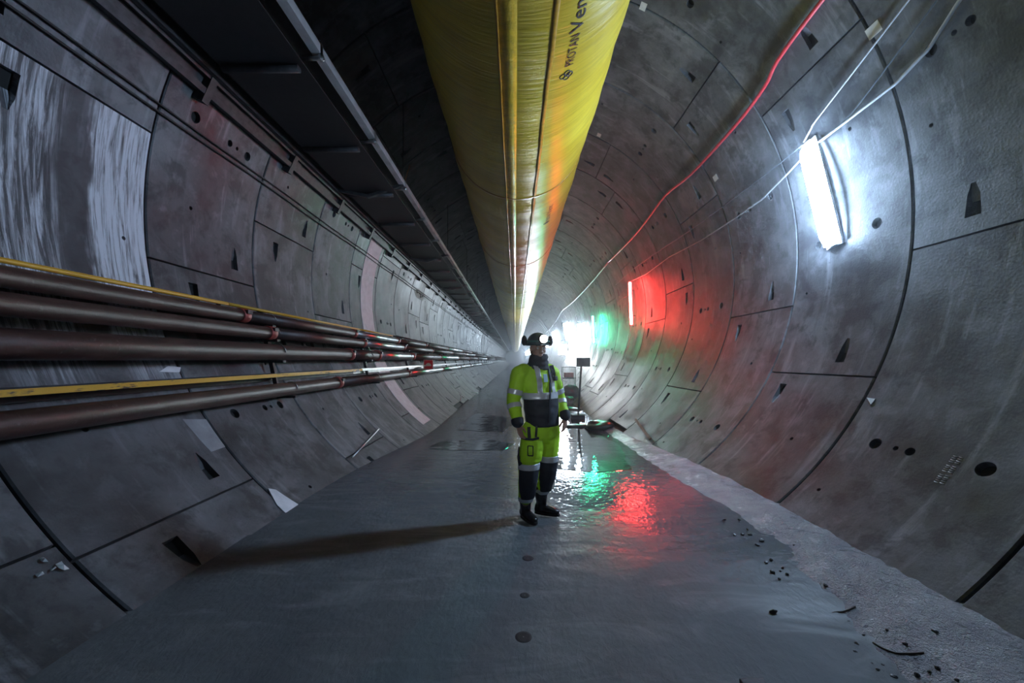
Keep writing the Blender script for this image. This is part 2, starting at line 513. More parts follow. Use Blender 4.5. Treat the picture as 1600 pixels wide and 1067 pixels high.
floor = thing('floor', 'wet grey concrete floor running down the tunnel', None, (0, 0, 0), kind='structure')
def half_chord(z): return math.sqrt(R * R - (TZ - z) ** 2)
def slab(y0, y1, dz, ny):
    vs, fs, nx = [], [], 24
    for j in range(ny + 1):
        y = y0 + (y1 - y0) * j / ny; z = floor_z(y) + dz
        hc = half_chord(z) + 0.08
        for i in range(nx + 1):
            vs.append((TX - hc + 2 * hc * i / nx, y, z))
    for j in range(ny):
        for i in range(nx):
            a = j * (nx + 1) + i; fs.append((a, a + 1, a + nx + 2, a + nx + 1))
    b = len(vs)
    for j in (0, ny):
        for i in range(nx + 1):
            v = vs[j * (nx + 1) + i]; vs.append((v[0], v[1], v[2] - 0.2))
    for i in range(nx):
        fs.append((i, b + i, b + i + 1, i + 1))
        a = ny * (nx + 1) + i; q = b + nx + 1 + i; fs.append((a, a + 1, q + 1, q))
    MB().add(vs, fs, False).build('floor_slab', M_FLOOR, floor)
slab(-5.0, 3.862, 0.0, 10)
slab(3.884, 9.95, -0.010, 20)
slab(9.96, 17.0, -0.012, 14)
slab(17.01, 171.0, -0.014, 12)
yy = J0 + L * FAR1
e = MB().loft([[wp(-60 + 300 * k / 60, yy, R + 0.1) for k in range(61)], [wp(-60 + 300 * k / 60, yy + 0.3, R + 0.1) for k in range(61)]], True)
tag(e.build('wall_end', M_CONC), 'distant concrete end of the tunnel', kind='structure')

# ------------------------------------------------------------------ lamps on the right-hand wall
def emit_mat(name, col, strength):
    m = bpy.data.materials.new(name); m.use_nodes = True
    nt = m.node_tree; nt.nodes.remove(nt.nodes['Principled BSDF'])
    e_ = nt.nodes.new('ShaderNodeEmission'); e_.inputs[0].default_value = (*col, 1); e_.inputs[1].default_value = strength
    nt.links.new(e_.outputs[0], nt.nodes['Material Output'].inputs[0])
    return m
M_LW = emit_mat('white_tube_glow', (0.50, 0.71, 1.0), LAMP_WHITE)
M_LR = emit_mat('red_tube_glow', (1.0, 0.035, 0.03), LAMP_RED)
M_LG = emit_mat('green_tube_glow', (0.02, 1.0, 0.42), LAMP_GREEN)
M_LF = emit_mat('distant_tube_glow', (0.66, 0.83, 1.0), LAMP_FAR)
M_HOUSING = simple('lamp_housing', (0.55, 0.56, 0.57), 0.5)

def tube_lamp(p0, p1, mat, label, wd=0.06, group=None, cord=None, far_=False, tray=None):
    """p0 top, p1 bottom: ends of the glowing tube, close to the wall"""
    p0, p1 = Vector(p0), Vector(p1); mid = (p0 + p1) / 2
    out = Vector((TX - mid.x, 0, TZ - mid.z)).normalized()
    t = thing('tube_lamp', label, 'lamp', mid, group)
    d = (p1 - p0).normalized()
    # narrow tray behind, round glowing diffuser in front
    hb = 0.016 if tray else wd + 0.015
    MB().beam(p0 - out * hb - d * 0.05, p1 - out * hb + d * 0.05, tray or wd * 1.1, 0.03 if tray else 0.05, up=out).build('housing', M_HOUSING, t)
    if tray:
        for sg in (-1, 1):  # lips added to keep grazing light off the wall beside the lamp
            sd = d.cross(out).normalized() * sg * (wd + 0.006)
            MB().beam(p0 + sd, p1 + sd, 0.010, 0.034, up=out).build('added_shield_lip', M_HOUSING, t)
    if tray:      # wide half-round diffuser close to the wall
        side = d.cross(out).normalized()
        MB().loft([[p + (side * math.cos(PI * k / 10) + out * (0.8 * math.sin(PI * k / 10))) * wd * s_ for k in range(11)] for p, s_ in ((p0, 0.55), (p0 + d * wd * 0.35, 0.88), (p0 + d * wd * 0.9, 1), (p1 - d * wd * 0.9, 1), (p1 - d * wd * 0.35, 0.88), (p1, 0.55))], True).build('glowing_tube', mat, t)
    else:
        nn = 5 if far_ else 12
        MB().tube([p0, p0 + d * wd * 0.5, p1 - d * wd * 0.5, p1], wd, nn, True, [wd * 0.6, wd, wd, wd * 0.6]).build('glowing_tube', mat, t)
    for p, s in ((p0, -1), (p1, 1)):
        MB().beam(p + d * s * 0.004, p + d * s * 0.04, wd * (0.9 if tray else 1.3), wd * (0.5 if tray else 1.3), up=out).build('end_cap', M_HOUSING, t)
    for f in (0.2, 0.8):
        q = p0.lerp(p1, f)
        MB().beam(q - out * (hb + 0.01), q - out * (hb + (0.035 if tray else 0.095)), 0.05, 0.03, up=d).build('mounting_clip', M_DSTEEL, t)
    if cord:
        MB().tube(cord, 0.010, 6).build('cord', M_GREYCABLE, t)
    return t
tube_lamp(on_wall(1264, 226, 0.045), on_wall(1302, 380, 0.045), M_LW, 'large white tube lamp glaring on the near right wall', 0.155, tray=0.28)
y = 14.4
a = [at(986, 508, y)] + [on_wall(*p, 0.03) for p in ((985, 525), (981, 545), (973, 562))]
tube_lamp(at(984, 441, y), at(986.5, 507, y), M_LR, 'red glowing tube lamp on the right wall', 0.045, cord=a)
tube_lamp(at(926, 494, 21.6), at(928, 536, 21.6), M_LG, 'green glowing tube lamp on the right wall', 0.045)
tube_lamp(at(903.5, 506, 27.0), at(905, 541, 27.0), M_LF, 'white tube lamp next beyond the green lamp', 0.07)
for i in range(13):
    y = 34.0 + i * 10.5
    tube_lamp(wp(19, y, R - 0.12), wp(0, y, R - 0.12), M_LF, 'white tube lamp in the merging row far down the tunnel', 0.10, 'row of distant white tube lamps', far_=True)
# floodlight in the glare behind the man
fp = Vector((3.95, 33.0, 2.55))
fl = thing('floodlight', 'dazzling white floodlight far behind the man on right wall', 'lamp', fp)
MB().box(fp + Vector((0, 0.10, 0)), (0.72, 0.16, 0.92)).build('housing', M_DSTEEL, fl)
MB().box(fp, (0.64, 0.03, 0.84)).build('glowing_panel', emit_mat('floodlight_glow', (0.9, 0.94, 1.0), 400.0), fl)
MB().beam(fp + Vector((0.3, 0.12, 0)), (4.45, 33.12, 2.55), 0.08, 0.08).build('wall_bracket', M_DSTEEL, fl)

# ------------------------------------------------------------------ yellow ventilation duct
DX, DZ, DR = 0.055, 6.205, 1.32
def duct_material():
    m, nt, bs = nodes_of('yellow_duct_fabric')
    tc = nt.nodes.new('ShaderNodeTexCoord').outputs['Object']
    a = noise_n(nt, mapped(nt, tc, (0.5, 7.0, 0.5)), 2.0, 4, 0.6, 0.8)
    b = noise_n(nt, mapped(nt, tc, (1, 1, 1)), 1.1, 3, 0.6)
    c = ramp(nt, b, [(0.3, (0.72, 0.50, 0.025)), (0.7, (0.90, 0.69, 0.06))])
    c = mix(nt, math_n(nt, 'MULTIPLY', ramp(nt, a, [(0.40, (1,) * 3), (0.55, (0,) * 3)]), 0.22), c, (0.30, 0.17, 0.015))
    nt.links.new(c, bs.inputs['Base Color'])
    bs.inputs['Roughness'].default_value = 0.36
    bs.inputs['Specular IOR Level'].default_value = 0.5
    bump(nt, bs, a, 0.30, 0.03)
    return m
M_DUCT = duct_material()
M_SEAM = simple('duct_seam_tape', (0.58, 0.31, 0.03), 0.32, var=0.25, scale=20)
M_SEAMWET = simple('duct_wet_seam', (0.66, 0.45, 0.03), 0.33, var=0.25, scale=9, bmp=0.6, bscale=22)
M_PRINT = simple('black_print', (0.02, 0.02, 0.02), 0.5)
DY0, DY1 = -3.5, 168.0
def dp(a, y, off=0.0):
    """a: degrees round the duct, 270 = underside"""
    rr = DR + off
    if y < 40:
        rr += 0.010 * math.sin(y * 2.3 + 1.5 * math.sin(rad(a) * 2)) + 0.006 * math.sin(y * 7.1 + 3 * math.sin(rad(a)))
    return Vector((DX + rr * math.cos(rad(a)), y, DZ + rr * math.sin(rad(a))))
duct = thing('ventilation_duct', 'big yellow fabric ventilation duct hung along the tunnel crown', 'duct', (DX, DY0, DZ))
ys = [DY0 + i * 0.16 for i in range(int((30 - DY0) / 0.16))] + [30 + 2 * i for i in range(70)]
MB().loft([[dp(k * 5, y) for k in range(72)] for y in ys], True).build('fabric_tube', M_DUCT, duct)
def duct_strip(name, a0, a1, mat, th=0.006, y0=DY0, y1=150.0):
    yl = [y for y in ys if y0 <= y <= y1]
    MB().loft([[dp(a0, y, 0.001), dp(a0, y, th), dp((a0 + a1) / 2, y, th), dp(a1, y, th), dp(a1, y, 0.001)] for y in yl], True).build(name, mat, duct)
def duct_angle(px, py):
    dx, dz = (px - 805) / F, -(py - 562) / F
    cz = CAMZ - DZ
    A = dx * dx + dz * dz; B = 2 * (-DX * dx + cz * dz); CC = DX * DX + cz * cz - DR * DR
    y = (-B - math.sqrt(B * B - 4 * A * CC)) / (2 * A)
    p = Vector((dx * y, y, CAMZ + dz * y))
    return math.degrees(math.atan2(p.z - DZ, p.x - DX)) % 360, y
duct_strip('wet_seam_band', duct_angle(777, 20)[0], duct_angle(808, 20)[0], M_SEAMWET)
duct_strip('seam_ridge', duct_angle(774, 20)[0], duct_angle(778, 20)[0], M_SEAM, 0.014)
duct_strip('seam_tape', duct_angle(864, 20)[0], duct_angle(873, 20)[0], M_SEAM)
for y in (2.2, 7.9, 13.6, 19.3, 25.0):
    MB().loft([[dp(k * 5, y + dy, o_) for k in range(72)] for dy, o_ in ((-0.03, 0.0), (-0.03, 0.008), (0.03, 0.008), (0.03, 0.0))], False).build('joint_hoop', M_SEAM, duct)
    for s in (-1, 1):
        q = dp(90 + s * 22, y, 0.0); top = Vector((DX + s * 0.62, y, TZ + math.sqrt(R * R - (DX + s * 0.62 - TX) ** 2) - 0.01))
        MB().tube([q, top], 0.008, 6).build('hanger', M_DSTEEL, duct)

def text_mesh(body, size):
    cu = bpy.data.curves.new('txt', 'FONT'); cu.body = body; cu.size = size; cu.resolution_u = 3
    o = bpy.data.objects.new('txt', cu); C.objects.link(o)
    dg = bpy.context.evaluated_depsgraph_get(); dg.update()
    me = bpy.data.meshes.new_from_object(o.evaluated_get(dg))
    bpy.data.objects.remove(o)
    return me
def print_on_duct(body, y_start, a_base, sx, sy, name='printed_word'):
    """letters run towards the viewer, tops towards the underside"""
    me = text_mesh(body, 1.0)
    bm = bmesh.new(); bm.from_mesh(me)
    bmesh.ops.triangulate(bm, faces=bm.faces)
    for v in bm.verts:
        s, t = v.co.x * sx, v.co.y * sy
        v.co = dp(a_base - math.degrees(t / DR), y_start - s, 0.005) - Vector(duct.location)
    bmesh.ops.recalc_face_normals(bm, faces=bm.faces)
    return link_mesh(name, subdue(bm, name), M_PRINT, duct)
def duct_print(y0, aa, k=1.0):
    print_on_duct('PROTAN', y0 - 0.12 * k, aa, 0.115 * k, 0.15 * k)
    b_ = print_on_duct('Vent', y0 - 0.60 * k, aa + 0.9, 0.23 * k, 0.21 * k)
    for i, (s, t) in enumerate(((0.0, 0.035), (0.07, 0.035), (0.035, 0.085), (0.035, 0.0))):
        rings = []
        for q in range(19):
            th = 2 * PI * q / 18
            rings.append([dp(aa - math.degrees((t + rr * math.cos(th) + 0.02) / DR), y0 + 0.06 - (s + rr * math.sin(th)), o_) for rr, o_ in ((0.030, 0.002), (0.030, 0.006), (0.042, 0.006), (0.042, 0.002))])
        MB().loft(rings, False).build('printed_emblem', M_PRINT, duct)
aa, y0 = duct_angle(893, 112)
duct_print(y0, aa)
aa2, y02 = duct_angle(857, 345)
duct_print(y02, aa2)

# ------------------------------------------------------------------ belt conveyor hung from the upper left wall
con = thing('belt_conveyor', 'dark overhead belt conveyor hung along the upper left wall', 'conveyor', (-3.0, 0, 5.0))
CY0, CY1 = -3.0, 165.0
XR, ZR = -2.31, 5.35
MB().box((XR, (CY0 + CY1) / 2, ZR), (0.05, CY1 - CY0, 0.11)).box((XR - 0.04, (CY0 + CY1) / 2, ZR - 0.05), (0.08, CY1 - CY0, 0.012)).build('edge_rail', simple('pale_zinc_rail', (0.72, 0.76, 0.78), 0.5, 0.2, var=0.2, scale=4), con)
MB().box((-3.66, (CY0 + CY1) / 2, 5.22), (0.06, CY1 - CY0, 0.14)).build('wall_rail', M_DSTEEL, con)
vs = [[Vector((x, y, z)) for x, z in ((-3.55, 5.40), (-3.25, 5.30), (-2.70, 5.30), (-2.42, 5.44), (-2.42, 5.46), (-2.70, 5.32), (-3.25, 5.32), (-3.55, 5.42))] for y in (CY0, CY1)]
MB().loft(vs, True, True, False).build('carrying_belt', M_RUBBER, con)
MB().box((-2.98, (CY0 + CY1) / 2, 5.17), (1.0, CY1 - CY0, 0.015)).build('return_belt', M_RUBBER, con)
for x in (-3.35, -2.72):
    MB().box((x, (CY0 + CY1) / 2, 5.25), (0.03, CY1 - CY0, 0.05)).build('stringer', M_DSTEEL, con)
k = -2
while True:
    y = 8.2 + 5.45 * k
    if y > 90: break
    mb = MB()
    mb.beam((-3.80, y, 5.22), (-3.02, y, 5.06), 0.07, 0.06); mb.beam((-3.02, y, 5.06), (XR, y, 5.31), 0.07, 0.06)
    mb.build('cross_frame', simple('frame_steel', (0.10, 0.105, 0.11), 0.5, 0.6), con)
    top = TZ + math.sqrt(R * R - (XR - TX) ** 2)
    MB().tube([(XR, y, ZR), (XR, y, top)], 0.010, 6).build('hanger_rod', M_DSTEEL, con)
    k += 1
y = 1.1
while y < 60:
    MB().tube([(XR - 0.22, y, ZR - 0.09), (XR + 0.05, y, ZR - 0.09)], 0.028, 10).box((XR + 0.01, y, ZR - 0.02), (0.03, 0.06, 0.20)).build('roller_bracket', M_STEEL, con)
    MB().tube([(-3.45, y, 5.135), (-2.55, y, 5.135)], 0.045, 10).build('return_roller', M_DSTEEL, con)
    y += 1.8
MB().tube([(XR + 0.02, 8.25, ZR + 0.03), (XR + 0.06, 8.3, ZR + 0.25), (XR + 0.12, 8.28, ZR + 0.40)], 0.007, 6).build('tie_wire', simple('orange_wire', (0.6, 0.2, 0.05), 0.5), con)

# steel channel bolted to the wall under the conveyor
ch = thing('wall_channel', 'dark steel channel bolted along upper left wall beneath the conveyor', 'channel', wp(156.6, 0, R - 0.06))
rr = []
for y in (-3.0, 165.0):
    rr.append([wp(a_, y, r_) for a_, r_ in ((155.0, R - 0.01), (155.0, R - 0.13), (156.0, R - 0.13), (156.0, R - 0.05), (157.6, R - 0.05), (157.6, R - 0.13), (158.6, R - 0.13), (158.6, R - 0.01))])
MB().loft(rr, True, True, False).build('channel', M_DSTEEL, ch)
for k in range(30):
    y = 1.2 + 1.855 * k
    mb = MB(); p, q = wp(153.2, y, R - 0.06), wp(159.8, y, R - 0.05)
    mb.beam(p, q, 0.16, 0.10, up=(0, 1, 0)); mb.build('fixing_bracket', M_DSTEEL, ch)

# ------------------------------------------------------------------ cables and hoses
def line(name, label, cat, pts, r, mat, group=None, n=7, smooth=4):
    """tube through points (Catmull-Rom)"""
    P = [Vector(p) for p in pts]; out = []
    for i in range(len(P) - 1):
        a, b, c_, d = P[max(i - 1, 0)], P[i], P[i + 1], P[min(i + 2, len(P) - 1)]
        for s in range(smooth):
            t = s / smooth
            out.append(0.5 * ((2 * b) + (c_ - a) * t + (2 * a - 5 * b + 4 * c_ - d) * t * t + (3 * b - a - 3 * c_ + d) * t ** 3))
    out.append(P[-1])
    o = MB().tube(out, r, n).build(name, mat, org=P[0])
    return tag(o, label, cat, group)
def on_wall_path(px, off):
    out = []
    for a, b in zip(px, px[1:]):
        for k in range(4): out.append(on_wall(a[0] + (b[0] - a[0]) * k / 4, a[1] + (b[1] - a[1]) * k / 4, off))
    return out + [on_wall(*px[-1], off)]
def run(fa, y0, y1, step, off=0.03):
    pts, y = [], y0
    while y < y1: pts.append(wp(fa(y), y, R - off)); y += step
    pts.append(wp(fa(y1), y1, R - off))
    return pts
sag = lambda amp, ph, per=3.7: (lambda y: -amp * abs(math.sin(PI * (y + ph) / per)))
g1, g2 = sag(0.25, 0.3), sag(0.3, 1.0)
line('signal_cable', 'upper thin black cable of the pair along upper left wall', 'cable', run(lambda y: 163.9 - g1(y), -3, 90, 0.9), 0.011, M_CABLE)
line('signal_cable', 'lower thin black cable of the pair along upper left wall', 'cable', run(lambda y: 164.9 - g2(y), -3, 90, 0.9), 0.012, M_CABLE)
# red hose, clipped high on the right wall
pts = [wp(37.5, 1.0, R - .05), wp(37.2, 3.0, R - .05)] + [on_wall(*p, 0.05) for p in ((1285, 0), (1215, 95), (1195, 135), (1150, 195), (1080, 272), (1040, 305), (1010, 345), (985, 375), (950, 410))]
line('red_hose', 'bright red hose hung along the upper right wall', 'hose', pts, 0.028, M_REDHOSE)
pts = [on_wall(*p, 0.05) for p in ((950, 410), (925, 440), (905, 462), (890, 476), (878, 486), (870, 500), (860, 513), (853, 520))]
line('pale_hose', 'pale grey wavy hose continuing the red hose far along wall', 'hose', pts, 0.035, M_GREYCABLE)
# cables at the near white lamp
top = on_wall(1268, 216, 0.10)
line('power_cable', 'uppermost pale cable running from top of frame to the white lamp', 'cable', on_wall_path([(1560, -180), (1420, 0), (1272, 192), (1256, 222)], .05), 0.011, M_GREYCABLE)
line('power_cable', 'dark slate cable between the two pale cables at white lamp', 'cable', on_wall_path([(1600, -190), (1464, 0), (1335, 172), (1300, 208)], .05), 0.011, M_BLUECABLE)
line('power_cable', 'thick pale cable sagging to the top of the white lamp', 'cable', on_wall_path([(1640, -190), (1500, 0), (1452, 75), (1400, 130), (1340, 176), (1285, 218), (1272, 228)], .05), 0.018, M_GREYCABLE)
line('power_cable', 'pale cable leading from white lamp down the right wall', 'cable', on_wall_path(((1262, 238), (1230, 272), (1190, 312), (1150, 340), (1095, 376), (1045, 402), (1010, 428), (985, 440)), .05), 0.013, M_GREYCABLE)
line('power_cable', 'thin grey cable just above the one beyond white lamp', 'cable', on_wall_path(((1254, 226), (1215, 258), (1130, 322), (1075, 362), (1040, 385), (990, 420), (962, 445)), .05), 0.009, M_BLUECABLE)

# ------------------------------------------------------------------ pipes on the left wall
def pipeline(label, x, z, r, joints, silver, cat='pipe'):
    t = thing('pipeline', label, cat, (x, 0, z))
    ends = [-3.0] + joints + [150.0]
    for i in range(len(ends) - 1):
        a, b = ends[i], ends[i + 1]
        seg = (a + b) / 2
        mat = M_STEEL if any(s0 <= seg <= s1 for s0, s1 in silver) else M_RUST
        step = [a + 0.004, b - 0.004]
        MB().tube([(x, q, z) for q in step], r, 20).build('pipe_section', mat, t)
    for j in joints:
        c_ = MB().tube([(x, j - 0.07, z), (x, j - 0.06, z), (x, j + 0.06, z), (x, j + 0.07, z)], r, 20, True, [r * 1.04, r * 1.17, r * 1.17, r * 1.04]).build('coupling', M_REDPAINT, t)
        MB().box((x + r * 1.1, j, z + r * 0.55), (0.05, 0.10, 0.05)).build('bolt', M_DSTEEL, c_)
    return t
PX = ((-3.74, 2.306, 0.083), (-3.68, 2.10, 0.090), (-3.62, 1.812, 0.118), (-3.42, 1.26, 0.098))
pipeline('uppermost rusty brown pipe on the left wall rack', *PX[0], [5.45, 9.2, 12.6, 16.5, 22, 28, 34, 46, 60, 80], [(9.2, 12.6), (22, 28), (46, 60)])
pipeline('second rusty pipe from the top on left wall rack', *PX[1], [5.95, 9.6, 13.0, 17.5, 23, 29, 36, 50, 70], [(9.6, 13.0), (29, 36)])
pipeline('thickest rusty brown pipe in the middle of left rack', *PX[2], [8.65, 10.4, 13.9, 19.0, 25, 31, 38, 50, 70], [(10.4, 13.9), (19, 25), (38, 50)])
pipeline('lowest rusty pipe below the yellow edged shelf beam', *PX[3], [7.65, 12.6, 18.5, 24.5, 30, 40, 60], [(12.6, 150)])
# yellow rail above, steel shelf beam with yellow edge below
t = thing('yellow_rail', 'thin yellow painted rail above the rusty pipes on left', 'rail', (-3.76, 0, 2.43))
for a, b, m_ in ((-3.0, 5.2, M_YELLOW), (5.21, 9.6, M_YELLOW), (9.61, 12.2, M_YELLOW), (12.21, 60, M_DSTEEL)):
    MB().tube([(-3.76, a, 2.43), (-3.76, b, 2.43)], 0.022, 10).build('rail_length', m_, t)
    MB().box((-3.78, b - 0.05, 2.40), (0.06, 0.16, 0.07)).build('joint_clamp', M_DSTEEL, t)
t = thing('shelf_beam', 'dark steel shelf beam with chipped yellow front edge below pipes', 'beam', (-3.6, 0, 1.47))
sh = simple('blue_black_steel', (0.045, 0.05, 0.06), 0.35, 0.3, var=0.3)
for a, b, m_ in ((-3.0, 9.05, M_YCHIP), (9.06, 16.0, M_STEEL), (16.01, 150, M_STEEL)):
    MB().box((-3.60, (a + b) / 2, 1.485), (0.20, b - a, 0.025)).box((-3.69, (a + b) / 2, 1.43), (0.02, b - a, 0.10)).build('shelf_plate', sh if a < 9 else M_STEEL, t)
    MB().box((-3.487, (a + b) / 2, 1.470), (0.022, b - a, 0.050)).build('front_edge', m_, t)
# wall brackets carrying the pipes
br0 = None
for k in range(22):
    y = 2.3 + 3.71 * k
    t = thing('pipe_bracket', None, 'bracket', (-3.72, y, 1.2))
    lab = {0: 'dark steel pipe bracket nearest the camera on left wall', 1: 'second dark pipe bracket from the camera on left wall', 2: 'third dark pipe bracket from the camera on left wall', 3: 'fourth dark pipe bracket from the camera on left wall', 4: 'dark pipe bracket just behind the red square sign'}.get(k, 'dark pipe bracket on the left wall beyond the red sign')
    tag(t, lab, None, 'brackets carrying the left pipes')
    if br0 is None:
        br0 = []
        br0.append(MB().beam((-3.86, y, 2.46), (-3.56, y, 1.12), 0.06, 0.05, up=(0, 1, 0)).build('upright', M_DSTEEL, t))
        for (x, z, r) in PX:
            br0.append(MB().beam((x - r - 0.08, y, z - r - 0.02), (x + r + 0.02, y, z - r - 0.02), 0.07, 0.035).build('arm', M_DSTEEL, t))
            br0.append(MB().beam((wp(0, 0).x * 0 + TX - math.sqrt(R * R - (z - r - 0.02 - TZ) ** 2) - 0.0, y, z - r - 0.02), (x - r, y, z - r - 0.02), 0.05, 0.03).build('wall_strut', M_DSTEEL, t))
        for (x, z, r) in PX:
            br0.append(MB().tube([(x + (r + 0.006) * math.cos(q * PI / 8), y + 0.06, z + (r + 0.006) * math.sin(q * PI / 8)) for q in range(9)], 0.007, 6).build('u_bolt', M_STEEL, t))
    else:
        for o in br0:
            c_ = o.copy(); C.objects.link(c_); c_.parent = t

# red square sign on the pipe rack
sp = at(669.5, 569.5, 15.6); sp.x += 0.0
t = thing('fire_sign', 'small red square sign with pale dome symbol on left pipes', 'sign', sp)
hw = 0.185
MB().box(sp, (2 * hw, 0.012, 2 * hw)).build('panel', simple('sign_red', (0.85, 0.02, 0.025), 0.45, var=0.08), t)
mb = MB()
for s in (-1, 1):
    mb.box(sp + Vector((s * (hw - 0.012), -0.008, 0)), (0.024, 0.006, 2 * hw)); mb.box(sp + Vector((0, -0.008, s * (hw - 0.012))), (2 * hw, 0.006, 0.024))
mb.build('border', simple('sign_border', (0.85, 0.45, 0.32), 0.5, var=0.1), t)
pr = [Vector((0.115 * math.cos(PI * k / 14), 0, 0.115 * math.sin(PI * k / 14))) + sp + Vector((0, 0, -0.055)) for k in range(15)]
mb = MB(); n_ = len(pr)
mb.add([p + Vector((0, -0.007, 0)) for p in pr] + [p + Vector((0, -0.013, 0)) for p in pr], [tuple(range(n_)), tuple(reversed(range(n_, 2 * n_)))] + [(i, (i + 1) % n_, n_ + (i + 1) % n_, n_ + i) for i in range(n_)])
mb.build('dome_symbol', simple('sign_cream', (0.95, 0.80, 0.55), 0.5, var=0.05), t)
MB().beam(sp + Vector((0, 0.02, -0.12)), sp + Vector((-0.12, 0.02, -0.20)), 0.03, 0.03).build('sign_arm', M_DSTEEL, t)

# ------------------------------------------------------------------ marks on the lining (parts of the wall)
patch_ay([(150, 10.82), (232.5, 10.82), (232.5, 11.72), (150, 11.72)], 'white_band', M_WHITE, wall, 0.012)
patch_on_wall([(285, 655), (322, 655), (352, 698), (330, 706)], 'mortar_smear', M_PALE, wall, 0.0015)
patch_on_wall([(418, 764), (430, 766), (470, 792), (447, 804), (432, 790)], 'white_mortar_patch', M_WHITE, wall, 0.012)
patch_on_wall([(1356, 622), (1369, 624), (1366, 629), (1362, 633)], 'white_chip', M_WHITE, wall, 0.015)
patch_on_wall([(262, 572), (282, 574), (280, 582), (248, 581)], 'white_mortar_patch', M_WHITE, wall, 0.006)
for p in [[(647, 453), (654, 451), (666, 462), (660, 470), (650, 464)]]:
    patch_on_wall(p, 'whitewash_patch', M_PALE, wall, 0.004)
def stroke(pts, w_, name, mat, off=0.012):
    o = MB().tube([on_wall(*p, off) for p in pts], w_, 6).build(name, mat, wall)
stroke([(651.5, 453.5), (651.8, 457.5)], 0.022, 'spray_mark', M_PRINT)
stroke([(655.3, 458.5), (657.5, 460), (656.8, 464.5), (659.5, 464.2), (661, 460.5)], 0.020, 'spray_mark', M_PRINT)
# number stamped into the lower right segment (illegible ridges in two rows)
for i in range(15):
    f_ = i / 14
    if i in (5, 10): continue
    for r_ in (0, 1):
        c0 = (1463 + 30 * f_ + 9 * r_, 753 - 40 * f_ + 2 * r_)
        stroke([(c0[0] - 3.4, c0[1] - 1.0), (c0[0] + 3.4, c0[1] + 1.6)], 0.004, 'stamped_ridge', M_PALE if i % 3 else M_WHITE, 0.001)
# paper tags
for i, (c0, w_, lab) in enumerate((((1365, 47), 0.10, 'small white paper tag beside the pale cable at upper right'), ((1005, 10), 0.085, 'small white paper tag high beside the yellow duct'),
        ((936, 211), 0.085, 'small white paper tag lower beside the yellow duct'), ((1118, 278), 0.09, 'small white paper tag below the red hose'))):
    a_, y_ = wall_ay(*c0); da = math.degrees(w_ * 0.6 / R)
    o = patch_ay([(a_ - da, y_ - w_ * 0.8), (a_ + da, y_ - w_ * 0.8), (a_ + da, y_ + w_ * 0.8), (a_ - da, y_ + w_ * 0.8)], 'paper_tag', M_PAPER, None, 0.004)
    tag(o, lab, 'tag', 'paper tags on the lining')

# ------------------------------------------------------------------ water, silt, stones and litter on the floor
def water_material():
    m, nt, bs = nodes_of('rippled_water')
    g = nt.nodes.new('ShaderNodeNewGeometry').outputs['Position']
    bs.inputs['Base Color'].default_value = (0.030, 0.034, 0.038, 1)
    bs.inputs['Roughness'].default_value = 0.05
    bs.inputs['Specular IOR Level'].default_value = 0.6
    a = noise_n(nt, mapped(nt, g, (1.0, 0.6, 1)), 9.0, 2, 0.5, 0.8)
    b = noise_n(nt, mapped(nt, g, (0.5, 1.4, 1)), 2.2, 2, 0.5, 0.5)
    bump(nt, bs, math_n(nt, 'ADD', math_n(nt, 'MULTIPLY', a, 0.22), math_n(nt, 'MULTIPLY', b, 0.6)), 0.3, 0.03)
    return m
M_WATER = water_material()
def sheet(name, outline, label, mat, lift=0.003):
    """thin film with an irregular outline on the floor, edge bevelled down into it"""
    n = len(outline); cx = sum(p[0] for p in outline) / n; cy = sum(p[1] for p in outline) / n
    rings = []
    for s, h in ((1.0, 0.0), (0.995, lift), (0.75, lift), (0.5, lift), (0.25, lift), (0.02, lift)):
        ring = []
        for p in outline:
            x, y = cx + (p[0] - cx) * s, cy + (p[1] - cy) * s
            ring.append(Vector((x, y, floor_z(y) - 0.010 + h)))
        rings.append(ring)
    o = MB().loft(rings, False, True, False).build(name, mat, org=(cx, cy, floor_z(cy)))
    return tag(o, label, 'puddle')
def wobble(pts, amp, sub=6, seed=1):
    out = []
    for i in range(len(pts)):
        a, b = Vector((*pts[i], 0)), Vector((*pts[(i + 1) % len(pts)], 0))
        for k in range(sub):
            p = a.lerp(b, k / sub)
            d = noise.noise_vector(Vector((p.x * 1.3 + seed, p.y * 1.3, seed))) * amp
            out.append((p.x + d.x, p.y + d.y))
    return out
sheet('puddle', wobble([(0.45, 6.4), (1.15, 6.0), (1.75, 6.3), (2.15, 7.4), (2.25, 9.3), (2.1, 11.5), (1.9, 15), (0.9, 20), (0.0, 20), (0.1, 13), (0.15, 9.5), (0.3, 7.6)], 0.22), 'large rippled puddle reflecting lamps right of the man', M_WATER)
sheet('puddle', wobble([(-1.7, 8.2), (-0.3, 8.0), (-0.05, 8.7), (-0.5, 9.4), (-1.8, 9.3)], 0.2, 6, 3), 'dark shallow puddle across the floor left of the man', M_WATER)
sheet('puddle', wobble([(-1.7, 11.0), (-0.2, 10.6), (-0.15, 13.5), (-1.5, 14.5)], 0.3, 6, 5), 'dark puddle farther off left of the man', M_WATER)

